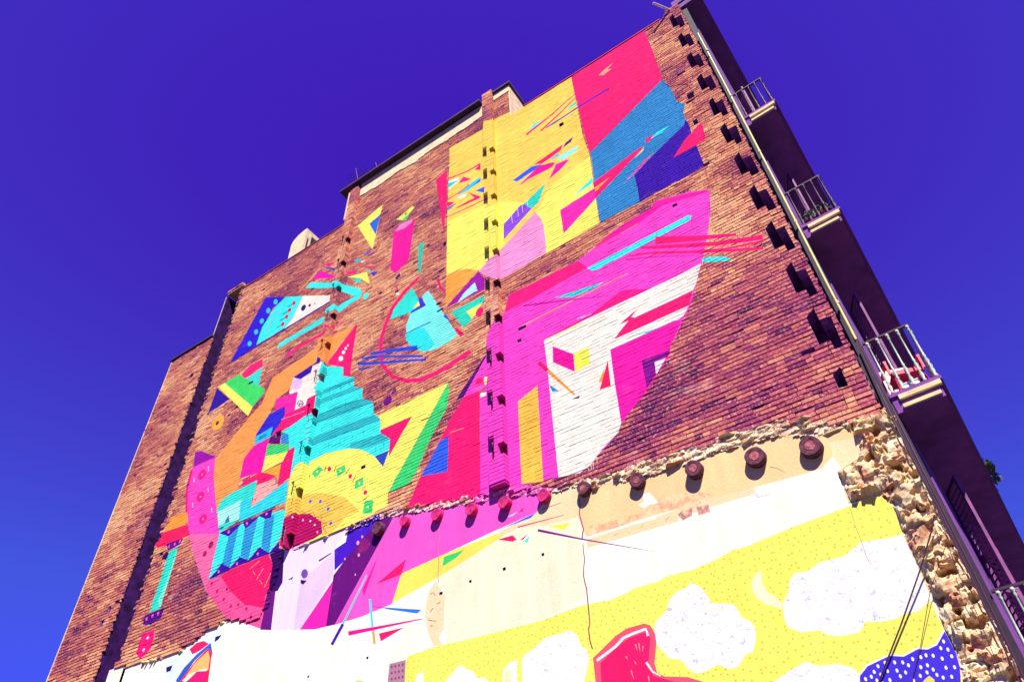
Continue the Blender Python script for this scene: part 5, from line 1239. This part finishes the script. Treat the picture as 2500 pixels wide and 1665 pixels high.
for k in range(4): fc.box(-17.26 + k * 0.2, -17.08 + k * 0.2, -0.03, 0.35, 20.62, 20.69, brick_pigment(-17, 20.6))
fc.box(-17.27, -16.45, 0.0, 0.35, 20.55, 20.618, brick_pigment(-17, 20.5)); part(fc.build('flue_cap', WALL))
PALE = material('pale_render', paint('f4dcae'), 0.9, var=0.12, scale=5, bump=0.4)
ed = MB(); ed.box(-19.395, -19.363, -0.006, 0.3, 0, 18.5); ed.box(-17.345, -17.325, 0.02, 0.3, 18.60, 20.5); part(ed.build('edge_render', PALE))
DARKM = material('dark_eave', (0.055, 0.018, 0.06), 0.8, var=0.2, scale=3)
cp = MB(); cp.box(-19.42, -17.28, -0.05, 0.4, 18.52, 18.58); part(cp.build('coping', DARKM))
cp = MB(); cp.box(-16.45, -11.62, -0.012, 0.4, 20.34, 20.375); part(cp.build('coping', material('brick_coping', paint('a8406a'), 0.9, var=0.3, scale=12)))
cp = MB(); cp.box(-4.72, -0.45, -0.02, 0.4, 20.545, 20.575); part(cp.build('coping', material('red_coping', paint('e02060'), 0.8, var=0.15, scale=6)))
# render band under the middle eave, lower edge ragged
pb = MB(); u = P2[1] + 0.02
while u < P1[0] - 0.01:
    u1 = min(P1[0] - 0.002, u + random.uniform(0.08, 0.3)); f = (u - P2[1]) / (P1[0] - P2[1]); zb = 21.36 + 0.10 * f + 0.12 * noise.noise(Vector((u * 1.4, 0, 0))) + random.uniform(-0.03, 0.03)
    pb.box(u, u1, -0.022, 0.05, zb, 22.13); u = u1
part(pb.build('render_band', PALE))
ev = MB(); ev.box(-11.98, P1[0] - 0.06, -0.21, 0.6, 22.14, 22.22)
part(ev.build('eave', DARKM))
# chimney over the first pilaster, chimney head over the second, the one on the roof
ch = MB(); ch.box(-5.74, -5.19, 0.32, 2.4, 20.3, 22.33); ch.box(-5.22, -5.175, 0.0, 2.4, 20.5, 22.33); part(ch.build('chimney', PALE))
cc = MB(); cc.box(-5.86, -5.12, -0.09, 2.5, 22.335, 22.42); part(cc.build('chimney_cap', DARKM))
rb = MB(); rb.box(-5.755, -5.19, -0.02, 0.05, 21.98, 22.33); part(rb.build('render_band', PALE))
c2 = MB(); c2.box(-11.62, -11.52, -0.10, 0.5, 20.42, 21.9); part(c2.build('edge_render', PALE))
rc = MB()
def ring_pts(y): return [(-14.84, y, 20.2), (-14.93, y, 22.05), (-14.87, y, 22.25), (-14.66, y, 22.43), (-14.38, y, 22.52), (-14.22, y, 22.52), (-14.22, y, 20.2)]
A, B = ring_pts(0.42), ring_pts(1.35)
rc.face(A); rc.face(B[::-1])
for k in range(len(A)): rc.face([A[k], B[k], B[(k+1) % len(A)], A[(k+1) % len(A)]])
rco = part(rc.build('roof_chimney', PALE))
for (y0, y1, z0, z1) in ((0.52, 0.58, 21.0, 22.05), (0.68, 0.98, 21.0, 22.3)):
    s = MB(); s.box(-14.24, -14.214, y0, y1, z0, z1); so_ = s.build('smoke_opening', SOOT); so_.parent = rco
# body of the house behind the end wall
BODY = material('house_body', (0.30, 0.17, 0.15), 0.9, var=0.2, scale=1.5)
bd = MB(); bd.box(-19.34, -17.3, 0.3, 9.0, 0, 18.5); bd.box(-17.3, -16.3, 1.02, 11.0, 0, 20.3); bd.box(-16.3, -11.6, 0.42, 11.0, 0, 20.3); bd.box(-11.6, -6.0, 0.3, 11.0, 0, 22.12); bd.box(-6.0, -0.45, 0.42, 11.0, 0, 20.5); bd.box(-5.75, -5.23, 0.052, 0.4, 20.3, 22.32); bd.box(-0.45, -0.1, 0.66, 11.0, 0, 20.5)
part(bd.build('house_core', BODY))
# ------------------------------------------------------------------ street front, seen along its face
FA = R(3.5); F0 = Vector((0.27, 0.06, 0)); E1 = Vector((math.sin(FA), math.cos(FA), 0)); E2 = Vector((math.cos(FA), -math.sin(FA), 0))
FM = Matrix(((E2.x, E1.x, 0, F0.x), (E2.y, E1.y, 0, F0.y), (0, 0, 1, 0), (0, 0, 0, 1)))      # local x: out from the front, y: along it, z: up
STUCCO = material('mauve_stucco', (0.17, 0.048, 0.235), 0.85, var=0.12, scale=2.0, bump=0.2)
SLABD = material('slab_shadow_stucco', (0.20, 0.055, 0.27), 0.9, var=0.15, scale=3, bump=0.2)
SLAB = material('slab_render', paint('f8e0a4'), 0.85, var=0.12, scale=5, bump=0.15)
IRON = material('pale_iron', (0.40, 0.46, 0.36), 0.5, 0.0, var=0.15, scale=30)
GLASS = material('window_glass', (0.05, 0.06, 0.10), 0.08, 0.0, var=0.05, spec=0.8)
FRAMEM = material('window_frame', (0.25, 0.10, 0.16), 0.6, var=0.1)
SHUT = material('shutter_wood', (0.20, 0.05, 0.17), 0.7, var=0.15, scale=8)
WINS = [(y, z) for z in (1.0, 4.7, 8.35, 12.0, 15.7) for y in (2.2, 5.2, 8.2, 11.2, 14.2)]
fw_ = MB(); ys = [0.45] + [v for y in (2.2, 5.2, 8.2, 11.2, 14.2) for v in (y - 0.55, y + 0.55)] + [19.0]
for a, b in zip(ys[::2], ys[1::2]): fw_.box(-0.35, 0, a, b, 0, 20.6, M=FM)
for y in (2.2, 5.2, 8.2, 11.2, 14.2):
    zs = [0.0] + [v for z in (1.0, 4.7, 8.35, 12.0, 15.7) for v in (z, z + 2.0)] + [20.6]
    for a, b in zip(zs[::2], zs[1::2]): fw_.box(-0.35, 0, y - 0.55, y + 0.55, a, b, M=FM)
part(fw_.build('street_front', STUCCO))
SLATM = MB(); SLATM.box(-0.006, 0.012, -0.2, 0.2, -0.012, 0.012, M=Matrix.Rotation(R(35), 4, 'Y')); SLATM = SLATM.mesh('slat'); SLATM.materials.append(SHUT)
for (y, z) in WINS:
    w = MB()
    for s in (-1, 1): w.box(-0.24, -0.16, y + s*0.55 - 0.04*(s > 0) , y + s*0.55 + 0.04*(s < 0), z, z + 2.0, M=FM)
    w.box(-0.24, -0.16, y - 0.51, y + 0.51, z, z + 0.06, M=FM); w.box(-0.24, -0.16, y - 0.51, y + 0.51, z + 1.94, z + 2.0, M=FM); w.box(-0.24, -0.16, y - 0.03, y + 0.03, z + 0.06, z + 1.94, M=FM)
    wo_ = part(w.build('window', FRAMEM))
    gl = MB(); gl.box(-0.21, -0.20, y - 0.51, y + 0.51, z + 0.06, z + 1.94, M=FM); gl.build('pane', GLASS, wo_)
    if z > 3 and y < 6:
        for s in (-1, 1):
            sh = MB(); LM = FM @ Matrix.Translation((0.012, y + s * 0.56, z)) @ Matrix.Rotation(R(-s * 24), 4, 'Z')
            y0, y1 = (0, 0.5) if s > 0 else (-0.5, 0)
            for (a, b, c, d) in ((y0, y0 + 0.05, 0, 2.0), (y1 - 0.05, y1, 0, 2.0), (y0 + 0.05, y1 - 0.05, 0, 0.06), (y0 + 0.05, y1 - 0.05, 1.94, 2.0), (y0 + 0.05, y1 - 0.05, 0.97, 1.03)): sh.box(-0.002, 0.036, a, b, c, d, M=LM)
            so2 = part(sh.build('shutter', SHUT))
            for k in range(22):
                zk = 0.10 + k * 0.0845
                if abs(zk - 1.0) < 0.05: continue
                sl = bpy.data.objects.new('slat', SLATM); col.objects.link(sl); sl.parent = so2; sl.matrix_local = LM @ Matrix.Translation((0.017, (y0 + y1) / 2, zk))
# top cornice with brackets
cn = MB(); cn.box(-0.3, 0.30, -0.02, 19.0, 20.60, 20.85, M=FM); cn.box(-0.3, 0.42, -0.05, 19.0, 20.85, 21.1, M=FM); part(cn.build('cornice', STUCCO))
for k in range(2, 12):
    b = MB(); b.box(0.0, 0.22, 0.7 + k * 1.4, 0.86 + k * 1.4, 20.2, 20.6, M=FM); part(b.build('cornice_bracket', STUCCO))
DK = material('corner_shade_dark', (0.022, 0.008, 0.026), 0.7, var=0.2)
fs = MB(); fs.box(0.13, 0.262, 0.10, 0.5, 2.6, 20.58); part(fs.build('corner_shade_strip', DK))  # added strip, coloured dark to stand in for the shaded corner gap
# downpipe and its brackets
PIPE = material('cream_downpipe', paint('f0dc7c'), 0.55, var=0.15, scale=9)
dp = MB(); pts = [(0.218, 0.0, 18.8), (0.232, -0.01, 16.0), (0.236, -0.02, 12.0), (0.224, -0.02, 9.6), (0.226, -0.02, 8.45)]
for a, b in zip(pts, pts[1:]): dp.lathe(a, b, ((0, 0.019), (1, 0.019)), 10)
dpo = part(dp.build('downpipe', PIPE))
for z in (17.8, 15.6, 13.4, 11.2, 9.2):
    b = MB(); x = 0.232; b.lathe((x, -0.015, z), (x, -0.015, z + 0.05), ((0, 0.027), (1, 0.027)), 10); b.box(x - 0.015, x + 0.015, 0.0, 0.06, z + 0.01, z + 0.04); b.build('pipe_bracket', PIPE, dpo)
sp = MB(); sp.lathe((-0.118, 0.02, 20.72), (-0.415, -0.40, 20.76), ((0, 0.035), (1, 0.032)), 10); part(sp.build('gutter_spout', material('zinc_spout', (0.62, 0.66, 0.62), 0.4, 0.3, var=0.1)))

# balconies: slab with two mouldings, cast balusters, rails
BAL = MB(); BAL.lathe((0, 0, 0), (0, 0, 0.93), ((0, 0.026), (0.03, 0.026), (0.05, 0.014), (0.12, 0.030), (0.2, 0.012), (0.225, 0.024), (0.25, 0.012), (0.30, 0.030), (0.37, 0.012), (0.40, 0.022), (0.42, 0.012), (0.90, 0.012), (0.92, 0.022), (0.95, 0.013), (0.97, 0.026), (1.0, 0.026)), 7)
BAL = BAL.mesh('baluster', True); BAL2 = BAL.copy(); BAL.materials.append(IRON)
IRON2 = material('dark_iron', (0.05, 0.022, 0.045), 0.6, 0.3, var=0.1)
BAL2.materials.append(IRON2); BALC = []
for bi, zt in enumerate((14.80, 11.15, 7.46, 3.80)):
    LEN = 12.5; OUT = 0.63
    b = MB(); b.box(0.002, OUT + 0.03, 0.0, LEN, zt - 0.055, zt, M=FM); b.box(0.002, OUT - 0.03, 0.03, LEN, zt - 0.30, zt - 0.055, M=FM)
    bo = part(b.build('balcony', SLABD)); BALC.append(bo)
    for (o_, z0, z1) in ((OUT, zt - 0.128, zt - 0.060), (OUT - 0.055, zt - 0.265, zt - 0.212)):
        m = MB(); m.box(0.10, o_, -0.012, 0.05, z0, z1, M=FM); m.build('moulding', SLAB, bo)
        m = MB(); m.box(o_ - 0.02, o_, 0.05, LEN, z0, z1, M=FM); m.build('moulding', STUCCO, bo)
    r = MB(); h = 0.93
    r.box(0.0, OUT + 0.01, 0.005, 0.045, zt + h, zt + h + 0.03, M=FM); r.box(OUT - 0.03, OUT + 0.01, 0.045, LEN, zt + h, zt + h + 0.03, M=FM)
    r.build('handrail', IRON2, bo)
    spots = [(0.06 + k * 0.138, 0.025) for k in range(5)] + [(OUT - 0.01, 0.025 + 0.14 * k) for k in range(1, 46)]
    for (x, y) in spots:
        o = bpy.data.objects.new('baluster', BAL if bi >= 2 else BAL2); col.objects.link(o); o.parent = bo; o.matrix_local = FM @ Matrix.Translation((x, y, zt))

# ------------------------------------------------------------------ things on the balconies
def at_front(x, y, z): return FM @ Vector((x, y, z))
REDP = material('red_plastic', (0.62, 0.03, 0.07), 0.4, var=0.1)
TERRA = material('terracotta', (0.55, 0.09, 0.07), 0.8, var=0.15, scale=12)
LEAF = material('leaf', (0.06, 0.09, 0.04), 0.7, var=0.3, scale=20); WHITEF = material('white_petal', (0.8, 0.78, 0.74), 0.7, var=0.05)
WPL = material('white_plastic', (0.78, 0.78, 0.74), 0.5, var=0.05)
def chair(x, y, z, rz, label):
    root = empty('garden_chair'); root.matrix_world = FM @ Matrix.Translation((x, y, z)) @ Matrix.Rotation(R(rz), 4, 'Z')
    tag(root, label, 'chair', 'red chairs on the lowest railed balcony in view')
    s = MB(); s.box(-0.2, 0.2, -0.2, 0.2, 0.40, 0.43); s.box(-0.2, 0.2, -0.21, -0.18, 0.36, 0.42); s.build('seat', REDP, root)
    k = MB()
    for i in range(5): k.box(-0.19 + i * 0.08, -0.13 + i * 0.08, 0.18, 0.21, 0.44, 0.84, M=Matrix.Translation((0, 0.06, 0)) @ Matrix.Rotation(R(-8), 4, 'X'))
    k.box(-0.2, 0.2, 0.175, 0.215, 0.82, 0.9, M=Matrix.Translation((0, 0.06, 0)) @ Matrix.Rotation(R(-8), 4, 'X')); k.build('backrest', REDP, root)
    for (a, b) in ((-1, -1), (1, -1), (-1, 1), (1, 1)):
        l = MB(); l.lathe((a * 0.17, b * 0.17, 0.40), (a * 0.2, b * 0.2, 0.0), ((0, 0.022), (1, 0.016)), 6); l.build('leg', REDP, root)
    for a in (-1, 1):
        m = MB(); m.box(a * 0.22 - 0.02, a * 0.22 + 0.02, -0.2, 0.22, 0.6, 0.63); m.box(a * 0.22 - 0.015, a * 0.22 + 0.015, -0.2, -0.17, 0.40, 0.6); m.build('armrest', REDP, root)
chair(0.28, 0.42, 7.46, 20, 'red plastic chair on the lowest railed balcony, nearer the railing end')
chair(0.33, 1.05, 7.46, -15, 'red plastic chair farther in on the lowest railed balcony')
cr = empty('storage_crate'); cr.matrix_world = FM @ Matrix.Translation((0.30, 0.14, 7.462)); tag(cr, 'small white crate behind the balusters of the balcony with red chairs', 'crate')
m = MB(); m.box(-0.11, 0.11, -0.06, 0.06, 0, 0.015); m.box(-0.11, -0.098, -0.06, 0.06, 0.015, 0.11); m.box(0.098, 0.11, -0.06, 0.06, 0.015, 0.11); m.box(-0.098, 0.098, -0.06, -0.048, 0.015, 0.11); m.box(-0.098, 0.098, 0.048, 0.06, 0.015, 0.11); m.build('tray', WPL, cr)
m = MB(); m.box(-0.118, 0.118, -0.068, 0.068, 0.112, 0.125); m.build('rim', WPL, cr)
def plant(name, x, y, z, pot_r, n, spread, h, flowers, label, group=None, hang=0.0, leaf=0.035):
    root = empty(name); root.matrix_world = FM @ Matrix.Translation((x, y, z)); tag(root, label, 'plant', group)
    p = MB(); p.lathe((0, 0, 0), (0, 0, pot_r * 1.9), ((0, pot_r * 0.7), (0.8, pot_r * 0.95), (0.8, pot_r * 1.08), (1.0, pot_r * 1.08)), 12); p.build('pot', TERRA, root)
    f = MB(); w = MB(); z0 = pot_r * 1.9
    for i in range(n):
        a = random.uniform(0, 6.28); r = spread * math.sqrt(random.random()); t = random.random()
        c = Vector((r * math.cos(a), r * math.sin(a), z0 + h * t * (1 - 0.5 * r / spread) - hang * (r / spread) ** 2 * random.random()))
        q = Vector((random.gauss(0, 1), random.gauss(0, 1), random.gauss(0, 1))).normalized(); s = q.cross(Vector((0.3, 0.2, 1))).normalized() * leaf * random.uniform(0.6, 1.2); q2 = q * leaf * 1.4
        tgt = w if (flowers and random.random() < flowers) else f
        tgt.face([c - q2, c + s, c + q2, c - s])
    for k in range(6):
        a = k; f.lathe((0, 0, z0 * 0.9), (spread * 0.6 * math.cos(a), spread * 0.6 * math.sin(a), z0 + h * 0.6), ((0, 0.006), (1, 0.003)), 4)
    f.build('foliage', LEAF, root)
    if flowers: w.build('flowers', WHITEF, root)
plant('flower_pot', 0.20, 0.13, 11.15, 0.075, 160, 0.12, 0.24, 0.6, 'terracotta pot with white flowers, nearer the wall on the middle balcony', 'flower pots on the middle balcony')
plant('flower_pot', 0.42, 0.13, 11.15, 0.085, 120, 0.12, 0.20, 0.3, 'terracotta pot with few white flowers, nearer the outer rail of the middle balcony', 'flower pots on the middle balcony')
plant('trailing_plant', 0.60, 3.1, 7.46, 0.09, 300, 0.19, 0.16, 0.0, 'leafy trailing plant spilling over the outer edge of the lowest railed balcony', None, 0.5, 0.03)

# ------------------------------------------------------------------ cables, aerials, neighbour
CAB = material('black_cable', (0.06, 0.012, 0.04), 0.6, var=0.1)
def cable(name, pts, r, label, group=None):
    m = MB(); m.tube(pts, r, 6); o = m.build(name, CAB); tag(o, label, 'cable', group); return o
cable('cable', [(0.10, -0.11, 5.62), (0.03, -0.11, 5.50), (-0.285, -0.05, 5.10), (-0.70, -0.01, 4.60), (-1.135, 0.005, 4.10), (-1.9, 0.005, 3.2)], 0.0085, 'thick dark cord standing in for a cable shadow, slanting down from the rubble corner across the yellow mural', 'cable shadow cords slanting across the lower mural')  # added dark cord, laid where only a cable's shadow crosses the wall
cable('cable', [(0.06, -0.11, 5.25), (-0.265, -0.04, 4.88), (-0.588, 0.01, 4.37), (-0.785, 0.015, 4.09), (-1.3, 0.015, 3.3)], 0.0035, 'thin cord standing in for a cable shadow across the blue polka dot cloth, beside the thick one', 'cable shadow cords slanting across the lower mural')  # second added cord in place of the thinner cable shadow
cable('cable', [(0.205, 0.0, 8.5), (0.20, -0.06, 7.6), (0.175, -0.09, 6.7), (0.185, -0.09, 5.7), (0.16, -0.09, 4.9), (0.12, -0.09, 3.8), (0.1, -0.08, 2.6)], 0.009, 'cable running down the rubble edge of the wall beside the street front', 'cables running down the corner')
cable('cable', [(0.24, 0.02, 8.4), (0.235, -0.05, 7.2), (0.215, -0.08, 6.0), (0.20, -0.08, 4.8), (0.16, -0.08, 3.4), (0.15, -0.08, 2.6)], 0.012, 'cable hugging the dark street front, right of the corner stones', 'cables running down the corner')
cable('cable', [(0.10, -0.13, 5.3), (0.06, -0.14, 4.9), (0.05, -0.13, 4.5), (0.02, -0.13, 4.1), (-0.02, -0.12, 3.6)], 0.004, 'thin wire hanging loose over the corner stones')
def aerial(x, y, z, h, lean, boom, n, label):
    root = empty('roof_aerial', (x, y, z)); tag(root, label, 'antenna', 'aerials on the middle roof')
    m = MB(); top = Vector((-lean, 0.0, h)); m.lathe((0, 0, -0.6), top, ((0, 0.02), (1, 0.014)), 6); m.build('mast', CAB, root)
    if n:
        m = MB(); a = top * 0.62 + Vector((-boom * 0.55, 0.0, 0.03)); b = top * 0.62 + Vector((boom * 0.55, 0.05, -0.02)); m.tube([a, b], 0.012, 5); m.build('boom', CAB, root)
        for k in range(n):
            c = a + (b - a) * (k + 0.5) / n; m = MB(); m.tube([c + Vector((0, -0.25, 0.0)), c + Vector((0, 0.25, 0.0))], 0.007, 4); m.build('element', CAB, root)
    else:
        m = MB(); m.tube([top + Vector((-0.2, 0, -0.1)), top + Vector((0.2, 0, -0.1))], 0.008, 4); m.build('element', CAB, root)
aerial(-11.5, 0.35, 22.6, 1.8, 0.6, 0.9, 6, 'thin yagi aerial with crossbars standing above the left end of the middle roof')
aerial(-10.7, 0.5, 22.6, 1.6, 0.55, 0, 0, 'plain aerial mast right of the yagi aerial on the middle roof')
nb = empty('neighbour_building', (4.6, 34, 0)); tag(nb, 'pale building farther along the street, showing behind the dark balconies', 'building')
NBW = material('pale_neighbour', (0.62, 0.62, 0.66), 0.85, var=0.08)
m = MB(); m.box(0, 8, 0, 10, 0, 15.5); m.build('wall', NBW, nb); m = MB(); m.box(-0.4, 8.4, -0.4, 10.4, 15.5, 15.8); m.build('cornice', NBW, nb)
for i in range(3):
    for j in range(4): m = MB(); m.box(1 + i * 2.3, 2.1 + i * 2.3, -0.03, 0.02, 1.2 + j * 3.6, 3.2 + j * 3.6); m.build('window', GLASS, nb)
